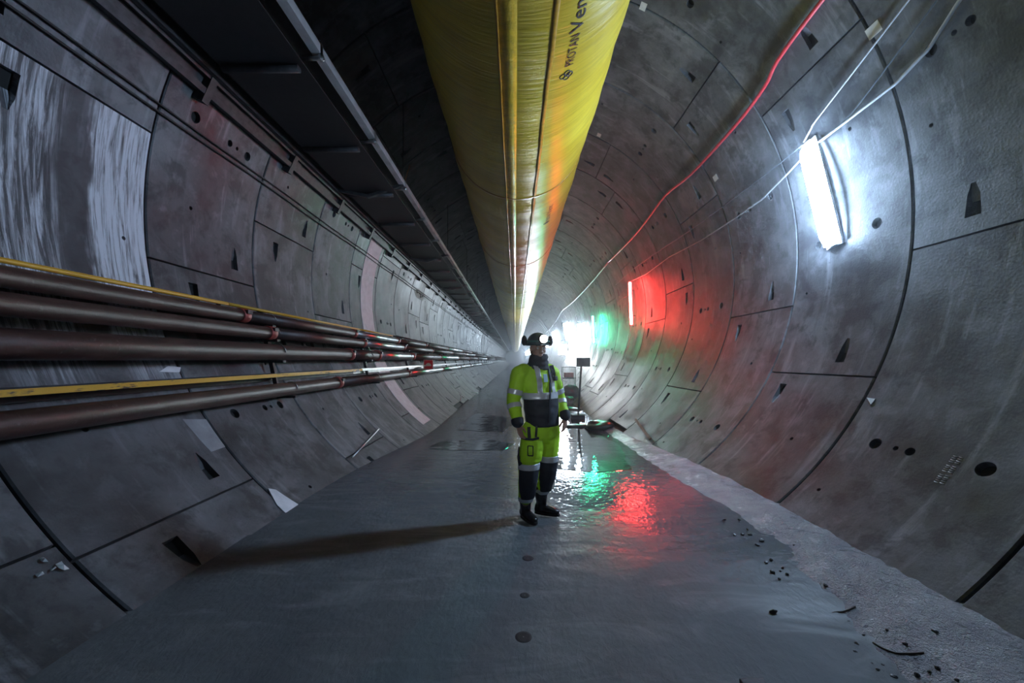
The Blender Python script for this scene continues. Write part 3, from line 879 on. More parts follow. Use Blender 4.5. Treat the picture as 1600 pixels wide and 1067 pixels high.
def silt_material():
    m, nt, bs = nodes_of('wet_silt')
    g = nt.nodes.new('ShaderNodeNewGeometry').outputs['Position']
    a = noise_n(nt, g, 3.0, 5, 0.6); b = noise_n(nt, g, 45, 4, 0.7); d = noise_n(nt, g, 110, 2, 0.6)
    nt.links.new(ramp(nt, a, [(0.3, (0.33, 0.35, 0.40)), (0.7, (0.55, 0.58, 0.64))]), bs.inputs['Base Color'])
    nt.links.new(ramp(nt, a, [(0.3, (0.18,) * 3), (0.7, (0.30,) * 3)]), bs.inputs['Roughness'])
    bs.inputs['Specular IOR Level'].default_value = 1.0
    bs.inputs['Coat Weight'].default_value = 0.8; bs.inputs['Coat Roughness'].default_value = 0.22
    bump(nt, bs, math_n(nt, 'ADD', b, math_n(nt, 'MULTIPLY', d, 0.4)), 1.0, 0.035)
    return m
M_SILT = silt_material()
def silt_inner(y):
    P = [(-1.0, 1.35), (1.5, 1.72), (2.09, 1.93), (2.7, 2.08), (3.3, 2.22), (3.9, 2.40), (4.6, 2.42), (5.5, 2.30), (7.0, 2.28), (9.0, 2.40), (12.0, 2.45)]
    for (a, b), (c_, d) in zip(P, P[1:]):
        if a <= y <= c_: return b + (d - b) * (y - a) / (c_ - a)
    return P[-1][1]
def silt_z(x, y, t):
    grit = 0.010 if y < 4.2 else 0.004
    h = 0.075 * math.sin(min(1, t * 1.15) * PI / 2) ** 1.2
    h += grit * noise.noise(Vector((x * 13, y * 13, 0))) * min(1, t * 6) + 0.014 * noise.noise(Vector((x * 3, y * 3, 4))) * min(1, t * 4)
    return floor_z(y) - 0.016 + h
rings = []
y = -1.0
while y < 12.0:
    xi = silt_inner(y) + 0.05 * noise.noise(Vector((y * 3.1, 0, 0))) + 0.02 * noise.noise(Vector((y * 14, 3, 0)))
    xo = TX + half_chord(floor_z(y) + 0.06) + 0.05
    rings.append([Vector((xi + (xo - xi) * i / 34, y, silt_z(xi + (xo - xi) * i / 34, y, i / 34))) for i in range(35)])
    y += 0.035
o = MB().loft(rings, False, False).build('silt_bank', M_SILT, org=(2.6, 3, 0))
tag(o, 'wet bluish grey silt bank along foot of the right wall', 'silt')

M_STONE = simple('dark_stone', (0.035, 0.036, 0.038), 0.35, var=0.4, scale=30)
def pebble(x, y, z, r, label, group, seed):
    rnd_ = random.Random(seed)
    s_ = (1 + rnd_.uniform(-.3, .4), 1 + rnd_.uniform(-.3, .3), rnd_.uniform(.55, .8))
    mb = MB().sphere((x, y, z + r * s_[2] * 0.7), r, 8, 6, s_, Matrix.Rotation(rnd_.uniform(0, 6), 3, 'Z'))
    c0 = Vector((x, y, z))
    mb.v = [v + (v - c0) * 0.5 * noise.noise((v - c0) * (0.8 / r) + Vector((seed, 0, 0))) for v in mb.v]
    mb.sm = [False] * len(mb.sm)
    return tag(mb.build('pebble', M_STONE, org=(x, y, z)), label, 'stone', group)
q = on_floor(1208, 958)
pebble(q.x, q.y, 0, 0.022, 'single black pebble alone on the near right floor', None, 1)
spots = [(1155, 813), (1168, 828), (1172, 836), (1148, 837), (1183, 852), (1190, 846), (1197, 880), (1207, 895), (1219, 893), (1222, 888), (1218, 905), (1204, 876), (1230, 898), (1132, 813), (1160, 836)]
for i, (px, py) in enumerate(spots):
    q = on_floor(px, py); z = 0.0
    pebble(q.x, q.y, z, random.uniform(0.010, 0.020), 'small pebble strewn on floor beside silt bank', 'pebbles beside the silt bank', 20 + i)
spots = [(1277, 929), (1316, 971), (1338, 992), (1337, 1005), (1357, 1008), (1362, 1022), (1379, 1024), (1371, 1031), (1397, 1042), (1240, 845), (1290, 907), (1349, 980), (1386, 978), (1414, 998), (1376, 1036), (1394, 1064), (1326, 958), (1460, 985), (1432, 1042), (1452, 1040), (1465, 1036), (1495, 1055)]
for i, (px, py) in enumerate(spots):
    q = on_floor(px, py, 0.05); xi = silt_inner(q.y); xo = TX + half_chord(0.06) + 0.05
    pebble(q.x, q.y, silt_z(q.x, q.y, max(0.02, (q.x - xi) / (xo - xi))), random.uniform(0.007, 0.016), 'small black pebble bedded in the wet silt bank', 'pebbles in the silt bank', 60 + i)
M_TWIG = simple('dark_twig', (0.05, 0.04, 0.03), 0.5)
def twig(name, px, label, r, mat, z=0.06):
    P = []
    for p in px:
        q = on_floor(*p, z); xi = silt_inner(q.y); xo = TX + half_chord(0.06) + 0.05
        P.append(Vector((q.x, q.y, silt_z(q.x, q.y, max(.02, (q.x - xi) / (xo - xi))) + r * 0.7)))
    line(name, label, 'twig', P, r, mat, n=6, smooth=3)
twig('twig', [(1272, 946), (1288, 948), (1304, 942), (1318, 943), (1336, 937)], 'dark crooked twig lying across the silt bank', 0.006, M_TWIG)
twig('twig', [(1364, 989), (1380, 999), (1400, 1006), (1425, 1010), (1443, 1011)], 'thin dark twig nearer the camera on silt bank', 0.005, M_TWIG)
# round core pits as flat discs, the hollow's shade put into the colour
M_PIT = simple('shaded_pit', (0.03, 0.032, 0.036), 0.7, var=0.3)
for (px, py, r) in ((818, 995, 0.052), (820, 930, 0.036), (825, 872, 0.05)):
    q = on_floor(px, py); n_ = 20
    rings = [[Vector((q.x + rr * math.cos(2 * PI * k / n_), q.y + rr * math.sin(2 * PI * k / n_), z)) for k in range(n_)] for rr, z in ((r * 1.0, 0.0), (r * 0.97, 0.0012), (r * 0.6, 0.0012), (0.004, 0.0012))]
    MB().loft(rings, False).build('core_pit', M_PIT, floor)
# dark scrap at the bottom edge
q = on_floor(1178, 1072)
mb = MB().box((q.x, q.y, 0.012), (0.13, 0.05, 0.024)); o = mb.build('rubber_scrap', M_RUBBER, org=(q.x, q.y, 0)); bevel_mesh(o.data, 0.006)
tag(o, 'black rubber scrap at the bottom edge of the floor', 'scrap')
# torn plastic near the lower left joint
def scrap(pts, label, seed):
    P = [on_wall(*p, 0.012 + 0.03 * abs(noise.noise(Vector((i * 2.3, seed, 0))))) for i, p in enumerate(pts)]
    c_ = sum(P, Vector()) / len(P); c_ += Vector((TX - c_.x, 0, TZ - c_.z)).normalized() * 0.015
    n_ = len(P); out = Vector((TX - c_.x, 0, TZ - c_.z)).normalized() * 0.003
    vs = P + [c_] + [p + out for p in P] + [c_ + out]
    fs = [(i, (i + 1) % n_, n_) for i in range(n_)] + [(n_ + 1 + (i + 1) % n_, n_ + 1 + i, 2 * n_ + 1) for i in range(n_)] + [(i, n_ + 1 + i, n_ + 1 + (i + 1) % n_, (i + 1) % n_) for i in range(n_)]
    return tag(MB().add(vs, fs).build('plastic_scrap', simple('white_plastic', (0.75, 0.8, 0.8), 0.25, var=0.1), org=c_), label, 'litter', 'plastic scraps low on the left')
scrap([(61, 873), (68, 871), (75, 878), (66, 878)], 'topmost pale plastic scrap low on the left lining', 1)
scrap([(54, 898), (66, 893), (69, 897), (58, 902)], 'lowest pale plastic scrap on the left lining', 2)
scrap([(78, 890), (86, 885), (88, 887), (79, 893)], 'thin sliver of pale plastic between left scraps', 3)
scrap([(86, 882), (96, 877), (99, 882), (108, 889), (100, 891), (92, 888)], 'largest pale plastic scrap beside the lower left joint', 4)
# metal rod leaning on the lower left lining, wooden batten on the right, short posts far left
line('metal_rod', 'thin bright metal rod lying on the lower left lining', 'rod', [on_wall(551, 714, 0.02), on_wall(592, 670, 0.02)], 0.013, simple('bright_steel', (0.8, 0.8, 0.8), 0.35, 0.6, var=0.1), smooth=1)
o = MB().beam(on_wall(993, 655, 0.025), on_wall(1016, 686, 0.025), 0.06, 0.03, up=(-0.7, 0, 0.7)).build('wooden_batten', simple('brown_wood', (0.22, 0.12, 0.07), 0.6, var=0.3), org=on_wall(1016, 686))
tag(o, 'brown wooden batten leaning on the lower right lining', 'batten')
line('metal_rod', 'short pale rod lying far along the left lining', 'rod', [on_wall(737, 612, 0.03), on_wall(748, 614, 0.03)], 0.02, M_WHITE, smooth=1)
line('metal_rod', 'short upright pale stick far along the left floor edge', 'rod', [on_wall(719, 627, 0.03), on_wall(721, 618, 0.25)], 0.02, M_WHITE, smooth=1)

# post with a board in the water behind the man
fz = floor_z(13.2)
b0 = Vector((2.09, 13.2, fz)); t = thing('sign_post', 'dark post with small dark board standing behind the man', 'sign post', b0)
MB().box(b0 + Vector((-0.02, 0, 0.06)), (0.42, 0.36, 0.14)).build('foot', M_RUBBER, t)
MB().tube([b0 + Vector((0, 0, 0.1)), b0 + Vector((0.10, 0, 1.75))], 0.034, 10).build('post', M_DSTEEL, t)
MB().box(b0 + Vector((0.16, -0.04, 1.86)), (0.46, 0.02, 0.29)).build('board', simple('dark_board', (0.05, 0.035, 0.035), 0.6), t)
# wire cage with a red-brown box and black sacks
b0 = Vector((2.72, 20.3, 0.10))
def lining_z(x): return max(TZ - math.sqrt(R * R - (x - TX) ** 2), floor_z(20) - 0.014); t = thing('wire_cage', 'tall wire cage trolley at the right wall behind the man', 'cage', b0)
mb = MB()
for x in (-0.32, 0.32):
    for y_ in (-0.25, 0.25): mb.tube([(b0.x + x, b0.y + y_, lining_z(b0.x + x)), b0 + Vector((x, y_, 1.25))], 0.018, 6)
for z in (0.15, 0.65, 1.23):
    for y_ in (-0.25, 0.25): mb.tube([b0 + Vector((-0.32, y_, z)), b0 + Vector((0.32, y_, z))], 0.014, 6)
    for x in (-0.32, 0.32): mb.tube([b0 + Vector((x, -0.25, z)), b0 + Vector((x, 0.25, z))], 0.014, 6)
mb.build('frame', M_DSTEEL, t)
for i in range(7):
    x = -0.24 + 0.08 * i
    MB().tube([b0 + Vector((x, -0.25, 0.15)), b0 + Vector((x, -0.25, 1.23))], 0.008, 5).build('wire', M_DSTEEL, t)
MB().box(b0 + Vector((0, 0, 0.15)), (0.62, 0.48, 0.03)).build('tray', M_DSTEEL, t)
MB().box(b0 + Vector((0, 0, 0.70)), (0.62, 0.48, 0.03)).build('upper_tray', M_DSTEEL, t)
o = MB().box(b0 + Vector((0.0, -0.02, 0.835)), (0.46, 0.34, 0.24)).build('storage_box', simple('red_brown_box', (0.20, 0.055, 0.05), 0.6), org=b0 + Vector((0, 0, 0.715)))
bevel_mesh(o.data, 0.02); tag(o, 'red brown box inside the wire cage', 'box')
def lumpy(name, c_, r, sc_, label, cat, mat, seed, amp=0.25):
    mb = MB().sphere(c_, r, 20, 12, sc_)
    c_ = Vector(c_)
    mb.v = [v + (v - c_) * amp * noise.noise((v - c_) * (1.6 / r) + Vector((seed, seed, 0))) for v in mb.v]
    zmin = c_.z - r * sc_[2] * 0.55
    for v in mb.v: v.z = max(v.z, zmin)
    return tag(mb.build(name, mat, org=(c_.x, c_.y, zmin)), label, cat)
M_SACK = simple('black_sack', (0.02, 0.02, 0.023), 0.35, bmp=0.4, bscale=8)
z0 = floor_z(20) - .014
lumpy('rubbish_sack', (2.62, 18.9, z0 + 0.36), 0.40, (1.05, 0.9, 1.1), 'large black sack in front of the wire cage', 'sack', M_SACK, 2)
lumpy('rubbish_sack', (2.40, 17.9, z0 + 0.12), 0.20, (1.3, 1.0, 1.0), 'small black sack nearer the post', 'sack', M_SACK, 5)
M_MUD = simple('dark_mud', (0.03, 0.028, 0.027), 0.3, var=0.4, bmp=0.5, bscale=30)
lumpy('mud_heap', (2.42, 11.3, floor_z(11.3) + 0.05), 0.34, (1.25, 1.3, 0.42), 'dark mud heap at the puddle edge by right wall', 'mud', M_MUD, 8, 0.5)
lumpy('mud_heap', (1.75, 11.6, floor_z(11.6)), 0.22, (1.7, 0.8, 0.30), 'low dark mud heap in the puddle before the post', 'mud', M_MUD, 11, 0.5)
lumpy('mud_heap', (2.2, 15.6, floor_z(15.6)), 0.26, (1.3, 1.0, 0.35), 'small dark mud heap behind the post', 'mud', M_MUD, 14, 0.5)

# ------------------------------------------------------------------ the man
from mathutils.bvhtree import BVHTree
PD = 4.30
man = thing('person', 'person in yellow high-visibility suit, dark helmet with lit headlamp, standing on floor', 'person', (0.22, PD, 0))
MO = Vector(man.location)
def pt(px, py, dy=0.0): return at(px, py, PD + dy)
FW = Vector((0.5, -0.866, 0)); LF = Vector((0.866, 0.5, 0))            # body forward / his left
HF = Vector((0.30, -0.954, 0)); HL = Vector((0.954, 0.30, 0)); UP = Vector((0, 0, 1))
HR = Matrix((HL, -HF, UP)).transposed()                                 # head frame: x left, y back, z up
M_HIVIS = simple('hivis_yellow_fabric', (0.46, 0.80, 0.02), 0.65, var=0.14, scale=7, bmp=0.15, bscale=30)
M_NAVY = simple('navy_fabric', (0.013, 0.017, 0.028), 0.7, var=0.3, scale=10)
M_TAPE = simple('reflective_tape', (0.62, 0.64, 0.68), 0.35, 0.25, var=0.08)
M_SKIN = simple('skin', (0.42, 0.25, 0.19), 0.5, var=0.1)
M_BOOT = simple('black_boot', (0.012, 0.012, 0.014), 0.30, var=0.3)
M_HELMET = simple('helmet_shell', (0.035, 0.06, 0.068), 0.35, var=0.15)
M_SCARF = simple('dark_neck_warmer', (0.025, 0.028, 0.04), 0.8)

def solid(mb, voxel, smooth=4, wrinkle=0.0, wscale=7.0):
    me = mb.mesh('solid')
    o = bpy.data.objects.new('tmp', me); C.objects.link(o)
    r_ = o.modifiers.new('r', 'REMESH'); r_.mode = 'VOXEL'; r_.voxel_size = voxel
    s_ = o.modifiers.new('s', 'SMOOTH'); s_.factor = 0.5; s_.iterations = smooth
    dg = bpy.context.evaluated_depsgraph_get(); dg.update()
    out = bpy.data.meshes.new_from_object(o.evaluated_get(dg))
    bpy.data.objects.remove(o)
    if wrinkle:
        ns = [v.normal.copy() for v in out.vertices]
        for v, n_ in zip(out.vertices, ns):
            q = v.co * wscale
            w1 = noise.noise(Vector((q.x, q.y, q.z * 2.2))); w2 = noise.noise(Vector((q.x * 2.1 + 9, q.y * 2.1, q.z * 4.5)))
            v.co = v.co + n_ * wrinkle * (w1 + 0.5 * w2 - 0.2 * abs(w1))
    out.polygons.foreach_set('use_smooth', [True] * len(out.polygons))
    out.update()
    return out
def place(me, name, mat, parent=man):
    me = me.copy(); me.materials.clear(); me.materials.append(mat)
    me.transform(Matrix.Translation(-MO))
    o = bpy.data.objects.new(name, me); C.objects.link(o); o.parent = parent
    return o
def cut(me, planes, off, name, mat, parent=man, th=0.005):
    """strip of a garment between planes, lifted off it: tapes, panels, cuffs"""
    bm = bmesh.new(); bm.from_mesh(me)
    for co, no in planes:
        bmesh.ops.bisect_plane(bm, geom=bm.verts[:] + bm.edges[:] + bm.faces[:], plane_co=co, plane_no=no, clear_outer=True)
    bm.normal_update()
    for v in bm.verts: v.co += v.normal * off
    bmesh.ops.solidify(bm, geom=bm.faces[:], thickness=th)
    for f_ in bm.faces: f_.smooth = True
    out = subdue(bm, name)
    o = place(out, name, mat, parent)
    return o
def zband(z0, z1, tilt=Vector((0, 0, 0))):
    return [((0, 0, z1), (UP + tilt)), ((0, 0, z0), -(UP + tilt))]
def limb(mb, pts, radii, n=14):
    P = [Vector(p) for p in pts]
    mb.tube(P, 0, n, True, radii)
    for p, r_ in zip(P, radii): mb.sphere(p, r_, 12, 8)
def ellipse_loft(mb, secs, n=28):
    mb.loft([[c_ + LF * (a * math.cos(2 * PI * k / n)) + FW * (b * math.sin(2 * PI * k / n)) for k in range(n)] for c_, a, b in secs], True)

# joints
sh_r, el_r, wr_r = pt(811, 584, -.10), pt(802, 626, -.13), pt(809, 660, -.22)
sh_l, el_l, wr_l = pt(863, 584, .09), pt(874, 624, .13), pt(882.5, 649, .0)
tor = [(pt(848, 664), .185, .150), (pt(847, 650), .190, .155), (pt(845, 630), .195, .155), (pt(843, 612), .200, .155), (pt(840, 596), .205, .145), (pt(838.5, 582), .185, .115), (pt(839, 574), .130, .100), (pt(840, 568), .095, .090)]
torso = MB(); ellipse_loft(torso, tor)
arm_r = MB(); limb(arm_r, [pt(818, 580, -.06), sh_r, sh_r.lerp(el_r, .5), el_r, el_r.lerp(wr_r, .55), wr_r], [.085, .088, .080, .075, .066, .055])
arm_l = MB(); limb(arm_l, [pt(857, 580, .06), sh_l, sh_l.lerp(el_l, .5), el_l, el_l.lerp(wr_l, .55), wr_l], [.085, .086, .078, .072, .062, .052])
S_TORSO = solid(torso, .014, 3, .007); S_ARMR = solid(arm_r, .012, 3, .008); S_ARML = solid(arm_l, .012, 3, .008)
jk = MB()
for q in (torso, arm_r, arm_l): jk.add(q.v, q.f, True)
S_JACKET = solid(jk, .012, 4, .0075)
jacket = place(S_JACKET, 'jacket', M_HIVIS)

hip_r, kn_r, an_r = pt(832, 672, -.05), pt(824.5, 748, -.10), pt(821, 786, -.05)
hip_l, kn_l, an_l = pt(861, 670, .06), pt(854.5, 742, .02), pt(846, 776, .08)
leg_r = MB(); limb(leg_r, [hip_r, hip_r.lerp(kn_r, .35), kn_r, kn_r.lerp(an_r, .55), pt(821.5, 777, -.06)], [.120, .122, .100, .088, .080])
leg_l = MB(); limb(leg_l, [hip_l, hip_l.lerp(kn_l, .35), kn_l, kn_l.lerp(an_l, .55), pt(847, 766, .07)], [.105, .106, .088, .080, .074])
pel = MB(); ellipse_loft(pel, [(pt(848, 652), .165, .125), (pt(848, 664), .172, .130), (pt(847.5, 680), .170, .130), (pt(847, 690), .120, .10)])
S_LEGR = solid(leg_r, .012, 3, .008); S_LEGL = solid(leg_l, .012, 3, .008)
tr = MB()
for q in (pel, leg_r, leg_l): tr.add(q.v, q.f, True)
S_TROUS = solid(tr, .012, 4, .0075)
trousers = place(S_TROUS, 'trousers', M_HIVIS)
Z = lambda py: pt(800, py).z

# skin: one continuous figure inside the clothes, with head and hands
hc = pt(840.5, 546) + HF * 0.0
def hp(x, y, z): return hc + HR @ Vector((x, y, z))
body = MB()
body.sphere(hp(0, 0.010, 0.045), 0.1, 18, 14, (.80, .98, .98), HR)                       # skull
body.sphere(hp(0, -0.030, -0.045), 0.1, 18, 14, (.66, .68, .80), HR)                      # jaw and cheeks
body.sphere(hp(0, -0.078, -0.105), 0.026, 10, 8, (1.1, .8, .8), HR)                       # chin
body.tube([hp(0, -.092, .020), hp(0, -.108, -.012), hp(0, -.118, -.030), hp(0, -.098, -.040)], 0, 10, True, [.009, .012, .015, .010])
for s in (-1, 1):
    body.sphere(hp(s * .012, -.104, -.034), .010, 8, 6)                                   # nostrils
    body.sphere(hp(s * .036, -.072, -.018), .026, 10, 8, (1, .7, .8), HR)                 # cheekbones
    body.sphere(hp(s * .080, .012, -.005), .030, 10, 8, (.35, .7, 1.1), HR)               # ears
    body.tube([hp(s * .052, -.070, .030), hp(s * .03, -.088, .036), hp(s * .010, -.092, .032)], .009, 8)   # brow
body.tube([hp(-.024, -.088, -.066), hp(0, -.099, -.064), hp(.024, -.088, -.066)], .009, 8)          # lips
body.tube([hp(-.020, -.087, -.077), hp(0, -.097, -.078), hp(.020, -.087, -.077)], .009, 8)
limb(body, [hp(0, .02, -.05), pt(840, 574)], [.062, .066])
ellipse_loft(body, [(c_, a * .8, b * .75) for c_, a, b in tor])
limb(body, [pt(820, 584, -.06), el_r, wr_r], [.06, .045, .033]); limb(body, [pt(857, 584, .06), el_l, wr_l], [.06, .045, .033])
limb(body, [pt(846, 655), hip_r, kn_r, an_r], [.10, .085, .06, .045]); limb(body, [pt(850, 655), hip_l, kn_l, an_l], [.10, .085, .06, .045])
def hand(wrist, dirn, across, palm_n, side, curl):
    """dirn: towards the fingertips, across: index to little finger, palm_n: out of the palm"""
    d, x, n_ = dirn.normalized(), across.normalized(), palm_n.normalized()
    p0 = wrist
    body.loft([[p0 + d * t + x * (wd * math.cos(2 * PI * k / 12)) + n_ * (th * math.sin(2 * PI * k / 12)) for k in range(12)] for t, wd, th in ((-.02, .030, .026), (.02, .034, .022), (.06, .043, .020), (.095, .042, .016))], True)
    for i, ln in enumerate((.072, .080, .074, .058)):
        b = p0 + d * .088 + x * (-.032 + .0213 * i)
        k1 = b + d * (ln * .45) + n_ * (curl * .010)
        k2 = k1 + (d * .8 + n_ * (.6 * curl)).normalized() * (ln * .32)
        k3 = k2 + (d * .35 + n_ * (.9 * curl)).normalized() * (ln * .28)
        body.tube([b - d * .02, b, k1, k2, k3], 0, 8, True, [.010, .0105, .0098, .0088, .0072])
    tb = p0 + d * .03 - x * .034
    t1 = tb + (d * .6 - x * .7 + n_ * .3).normalized() * .040
    t2 = t1 + (d * .9 - x * .15 + n_ * .4).normalized() * .034
    t3 = t2 + (d * .95 + n_ * .4).normalized() * .022
    body.tube([tb, t1, t2, t3], 0, 8, True, [.016, .0125, .011, .008])
hand(wr_r + Vector((0.006, 0, -.02)), Vector((.22, -.12, -1)), Vector((-.55, -.80, 0)) * -1 * -1, Vector((.8, .5, 0)), 1, 0.9)
hand(wr_l + Vector((0.004, 0, -.02)), Vector((-.04, -.12, -1)), Vector((.55, .80, 0)), Vector((-.85, .4, 0)), -1, 0.7)
body_o = place(solid(body, .0055, 2), 'body', M_SKIN)
M_EYE = simple('eye_white', (0.7, 0.7, 0.68), 0.2, var=0.05); M_HAIR = simple('dark_hair', (0.03, 0.022, 0.018), 0.6)
for s in (-1, 1):
    e_ = place(MB().sphere(hp(s * .031, -.080, .012), .0125, 10, 8).mesh(), 'eye', M_EYE)
    place(MB().sphere(hp(s * .031, -.0895, .012), .0055, 8, 6).mesh(), 'pupil', M_BLACK, e_)
    place(MB().tube([hp(s * .050, -.080, .036), hp(s * .032, -.093, .041), hp(s * .013, -.098, .037)], .0045, 6).mesh(), 'eyebrow', M_HAIR)
place(MB().sphere(hp(0, .055, -.01), .07, 14, 10, (1.05, .72, .95), HR).mesh(), 'hair', M_HAIR)

# jacket panels and tapes
zt0, zt1 = Z(622), Z(612)
tilt = -FW * 0.06
cut(S_TORSO, [((0, 0, zt0), UP)], .006, 'navy_lower_panel', M_NAVY)
cut(S_TORSO, zband(zt0, zt1), .009, 'chest_tape', M_TAPE)
for s, c0 in ((-1, pt(829, 590)), (1, pt(858, 590))):
    a = LF * 1.0
    cut(S_TORSO, [(c0 + a * .027, a), (c0 - a * .027, -a), ((0, 0, zt1 - .005), -UP)], .010, 'shoulder_tape', M_TAPE)
for S_, e0, e1 in ((S_ARMR, sh_r, el_r), (S_ARML, sh_l, el_l)):
    d = (e1 - e0).normalized(); c0 = e0.lerp(e1, .68)
    cut(S_, [(c0 + d * .027, d), (c0 - d * .027, -d)], .008, 'upper_sleeve_tape', M_TAPE)
for S_, e0, e1 in ((S_ARMR, el_r, wr_r), (S_ARML, el_l, wr_l)):
    d = (e1 - e0).normalized(); c0 = e0.lerp(e1, .26)
    cut(S_, [(c0 + d * .025, d), (c0 - d * .025, -d)], .008, 'lower_sleeve_tape', M_TAPE)
    c1 = e0.lerp(e1, .84)
    cut(S_, [(c1, -d)], .009, 'cuff', M_NAVY)
# neck warmer, zip, lanyard
place(solid((lambda m_: (ellipse_loft(m_, [(pt(840, 578), .135, .115), (pt(840, 570), .122, .112), (pt(841, 563), .105, .108), (pt(842, 557), .098, .105), (pt(842.5, 553), .082, .085)]), m_)[1])(MB()), .012, 3, .010, 14), 'neck_warmer', M_SCARF)
BJ = BVHTree.FromPolygons([v.co for v in S_JACKET.vertices], [tuple(p.vertices) for p in S_JACKET.polygons])
BT = BVHTree.FromPolygons([v.co for v in S_TROUS.vertices], [tuple(p.vertices) for p in S_TROUS.polygons])
def hit(b, px, py):
    d = (pt(px, py) - camo.location).normalized()
    loc, nrm, i_, ds = b.ray_cast(camo.location, d)
    if loc is None: loc, nrm, i_, ds = b.find_nearest(pt(px, py))
    return loc, nrm
def strap(b, pts, wd, off, name, mat, parent=man, th=.006):
    rings = []
    P = [hit(b, *p) for p in pts]
    for i, (p, n_) in enumerate(P):
        d = (P[min(i + 1, len(P) - 1)][0] - P[max(i - 1, 0)][0]).normalized()
        x = d.cross(n_).normalized()
        rings.append([p + n_ * (off - .01) - x * wd, p + n_ * (off - .01) + x * wd, p + n_ * (off + th) + x * wd, p + n_ * (off + th) - x * wd])
    return place(MB().loft(rings, True, True, False).mesh(), name, mat, parent)
strap(BJ, [(856, 575), (858, 590), (858.5, 605), (858, 620), (857.5, 640), (857, 660)], .010, .012, 'zip', M_NAVY, jacket)
strap(BJ, [(861, 572), (864, 582), (864.5, 594)], .022, .012, 'radio_strap', M_NAVY)
def plate(b, px, py, w_, h_, t_, off, name, mat, parent=man):
    p, n_ = hit(b, px, py); n_ = Vector((n_.x, n_.y, n_.z * .3)).normalized()
    x = UP.cross(n_).normalized(); z = n_.cross(x)
    m_ = Matrix((x, n_, z)).transposed()
    me = MB().box(p + n_ * off, (w_, t_, h_), m_).mesh(); bevel_mesh(me, min(t_, w_) * .25, 2)
    return place(me, name, mat, parent), p, n_, x, z
plate(BJ, 851, 591, .050, .085, .008, .016, 'id_card', simple('pale_blue_card', (0.45, 0.62, 0.75), 0.3, var=0.1))
r_o = plate(BJ, 863, 592, .055, .05, .04, .035, 'radio_microphone', M_RUBBER)
# trouser panels and tapes
for S_, zs, nm in ((S_LEGR, (719, 728, 773, 779), 0), (S_LEGL, (712, 721, 767, 773), 1)):
    cut(S_, zband(Z(zs[1]), Z(zs[0])), .009, 'knee_tape', M_TAPE, trousers)
    kn = kn_r if nm == 0 else kn_l
    cut(S_, zband(Z(zs[2]), Z(zs[1])) + [(kn - FW * .005, -FW)], .010, 'knee_panel', M_NAVY, trousers)
    cut(S_, [((0, 0, Z(zs[2]) + .01), UP), ((0, 0, Z(zs[3])), -UP)], .007, 'hem_tape', M_TAPE, trousers)
cut(S_LEGR, zband(Z(716), Z(684)) + [(hip_r + FW * .02 - UP * .1, -FW)], .014, 'thigh_pocket', M_HIVIS, trousers)
strap(BT, [(817, 684), (824, 686), (832, 686.5), (840, 684.5)], .012, .018, 'pocket_trim', M_NAVY, trousers)
for a_, b_ in (((825.5, 697), (832, 697)), ((832, 697), (832, 711)), ((832, 711), (825.5, 711)), ((825.5, 711), (825.5, 697))):
    strap(BT, [a_, b_], .0045, .020, 'pocket_outline', M_NAVY, trousers)
strap(BT, [(809, 700), (812, 712), (815, 726)], .022, .02, 'side_strap', M_NAVY, trousers)
strap(BT, [(827, 668), (827.5, 676), (828, 684)], .016, .024, 'tool_holster', M_RUBBER)
strap(BT, [(838, 666), (837, 675), (836, 683)], .010, .022, 'tool_strap', M_RUBBER)
# boots
def boot(heel, toe, ankle, ztop, label=None):
    heel, toe = Vector((heel.x, heel.y, 0)), Vector((toe.x, toe.y, 0)); d = (toe - heel).normalized(); x = d.cross(UP)
    mb = MB(); ln = (toe - heel).length
    secs = [(0.00, .030, .05, .07), (0.03, .042, .05, .10), (.10, .044, .05, .105), (.45, .044, .045, .095), (.70, .050, .036, .075), (.90, .044, .030, .060), (1.0, .022, .026, .045)]
    mb.loft([[heel + d * (ln * f_) + x * (hw * math.cos(2 * PI * k / 16)) + UP * (h_ / 2 + .012 + h_ / 2 * math.sin(2 * PI * k / 16)) for k in range(16)] for f_, hw, _, h_ in secs], True)
    a0 = heel + d * (ln * .27)
    mb.tube([a0 + UP * .05, a0 + UP * .13, Vector((ankle.x, ankle.y, .20)), Vector((ankle.x, ankle.y, ztop))], 0, 16, True, [.050, .058, .068, .074])
    b_ = place(solid(mb, .009, 4, .003, 12), 'boot', M_BOOT)
    n_ = 20; out = []
    for k in range(n_):
        t = k / n_ * 2 * PI
        f_ = .5 - .52 * math.cos(t); hw = .050 * abs(math.sin(t)) ** .6 * (1 if math.sin(t) >= 0 else -1) * (.9 + .15 * f_)
        out.append(heel + d * (ln * f_) + x * hw)
    place(MB().loft([[p + UP * z_ for p in out] for z_ in (.001, .024)], True, True, False).mesh(), 'sole', M_RUBBER, b_)
boot(on_floor(815.5, 806), on_floor(837, 820), pt(821, 790, -.02), Z(772))
boot(on_floor(836, 801), on_floor(874, 806), pt(845.5, 780, .07), Z(762))
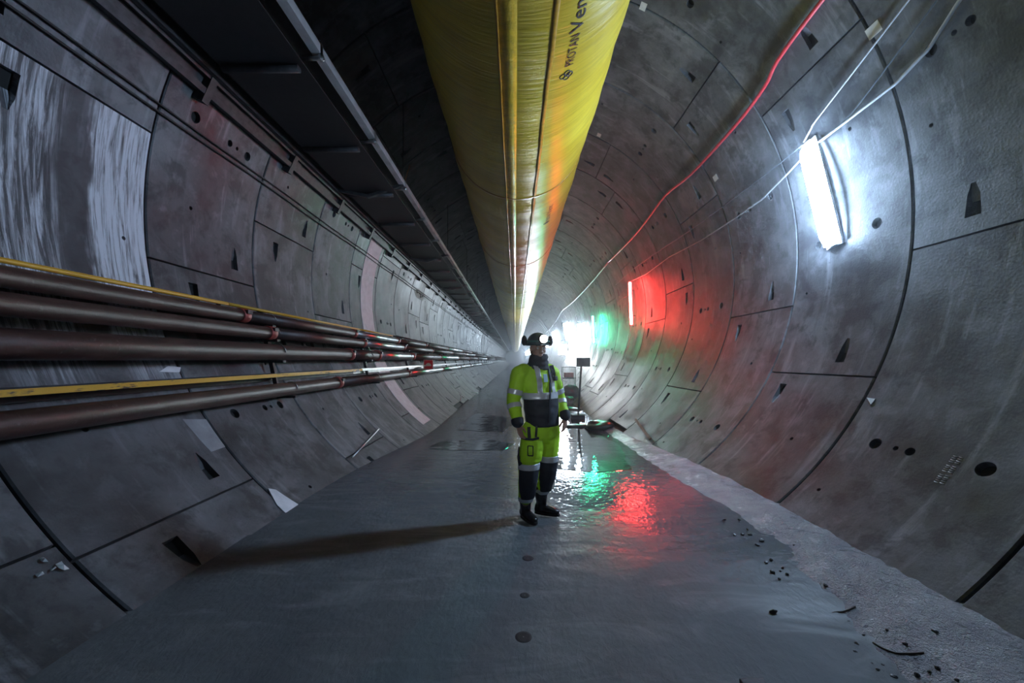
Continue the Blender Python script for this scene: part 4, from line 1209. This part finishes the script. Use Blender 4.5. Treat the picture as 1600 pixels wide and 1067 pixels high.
# helmet, ear defenders, headlamp
hm = MB(); rings = []
for t in range(0, 9):
    th = PI / 2 * t / 8.6
    rings.append([hp(.118 * math.cos(th) * math.cos(2 * PI * k / 28), .012 + .138 * math.cos(th) * math.sin(2 * PI * k / 28), .050 + .135 * math.sin(th) ** .9) for k in range(28)])
hm.loft(rings, True)
me = hm.mesh(); helmet = place(me, 'helmet', M_HELMET)
rim = []
for o_, z_ in ((.0, .062), (.020, .052), (.024, .044), (.0, .046)):
    ring = []
    for k in range(28):
        a = 2 * PI * k / 28; pk = max(0, -math.sin(a)) ** 3 * (.040 if o_ else 0)
        ring.append(hp((.114 + o_) * math.cos(a), .012 + (.134 + o_ + pk) * math.sin(a), z_ - pk * .2))
    rim.append(ring)
rim.append(rim[0])
place(MB().loft(rim, False).mesh(), 'brim', M_HELMET, helmet)
place(MB().tube([hp(.122 * math.cos(a), .012 + .143 * math.sin(a), .085) for a in [2 * PI * k / 28 for k in range(29)]], .010, 8).mesh(), 'lamp_band', simple('teal_band', (0.05, 0.16, 0.15), 0.4), helmet)
for s in (-1, 1):
    cup = place(MB().sphere(hp(s * .150, .02, .095), .048, 16, 12, (.62, .85, 1.15), HR).mesh(), 'ear_defender', M_RUBBER)
    place(MB().tube([hp(s * .125, .02, .075), hp(s * .140, .02, .12)], .010, 8).mesh(), 'ear_arm', M_DSTEEL, cup)
lc = hp(0, -.150, .105)
lamp = place(MB().tube([lc + HF * -.02, lc + HF * .020], .046, 18).mesh(), 'headlamp', M_RUBBER)
place(MB().tube([lc + HF * .019, lc + HF * .028], .041, 18).mesh(), 'lens', emit_mat('headlamp_glow', (1.0, 0.97, 0.92), 30.0), lamp)

# ------------------------------------------------------------------ damp haze filling the tunnel
hz = bpy.data.materials.new('damp_haze'); hz.use_nodes = True
nt = hz.node_tree; nt.nodes.remove(nt.nodes['Principled BSDF'])
v_ = nt.nodes.new('ShaderNodeVolumeScatter'); v_.inputs['Color'].default_value = (0.9, 0.94, 1, 1)
v_.inputs['Density'].default_value = 0.0034; v_.inputs['Anisotropy'].default_value = 0.85
nt.links.new(v_.outputs[0], nt.nodes['Material Output'].inputs['Volume'])
o = MB().loft([[wp(-58 + 296 * k / 40, y, R + 0.12) for k in range(41)] for y in (-3.2, 172.5)], True).build('damp_haze', hz)
tag(o, 'thin damp haze hanging in the tunnel air', 'haze', kind='stuff')
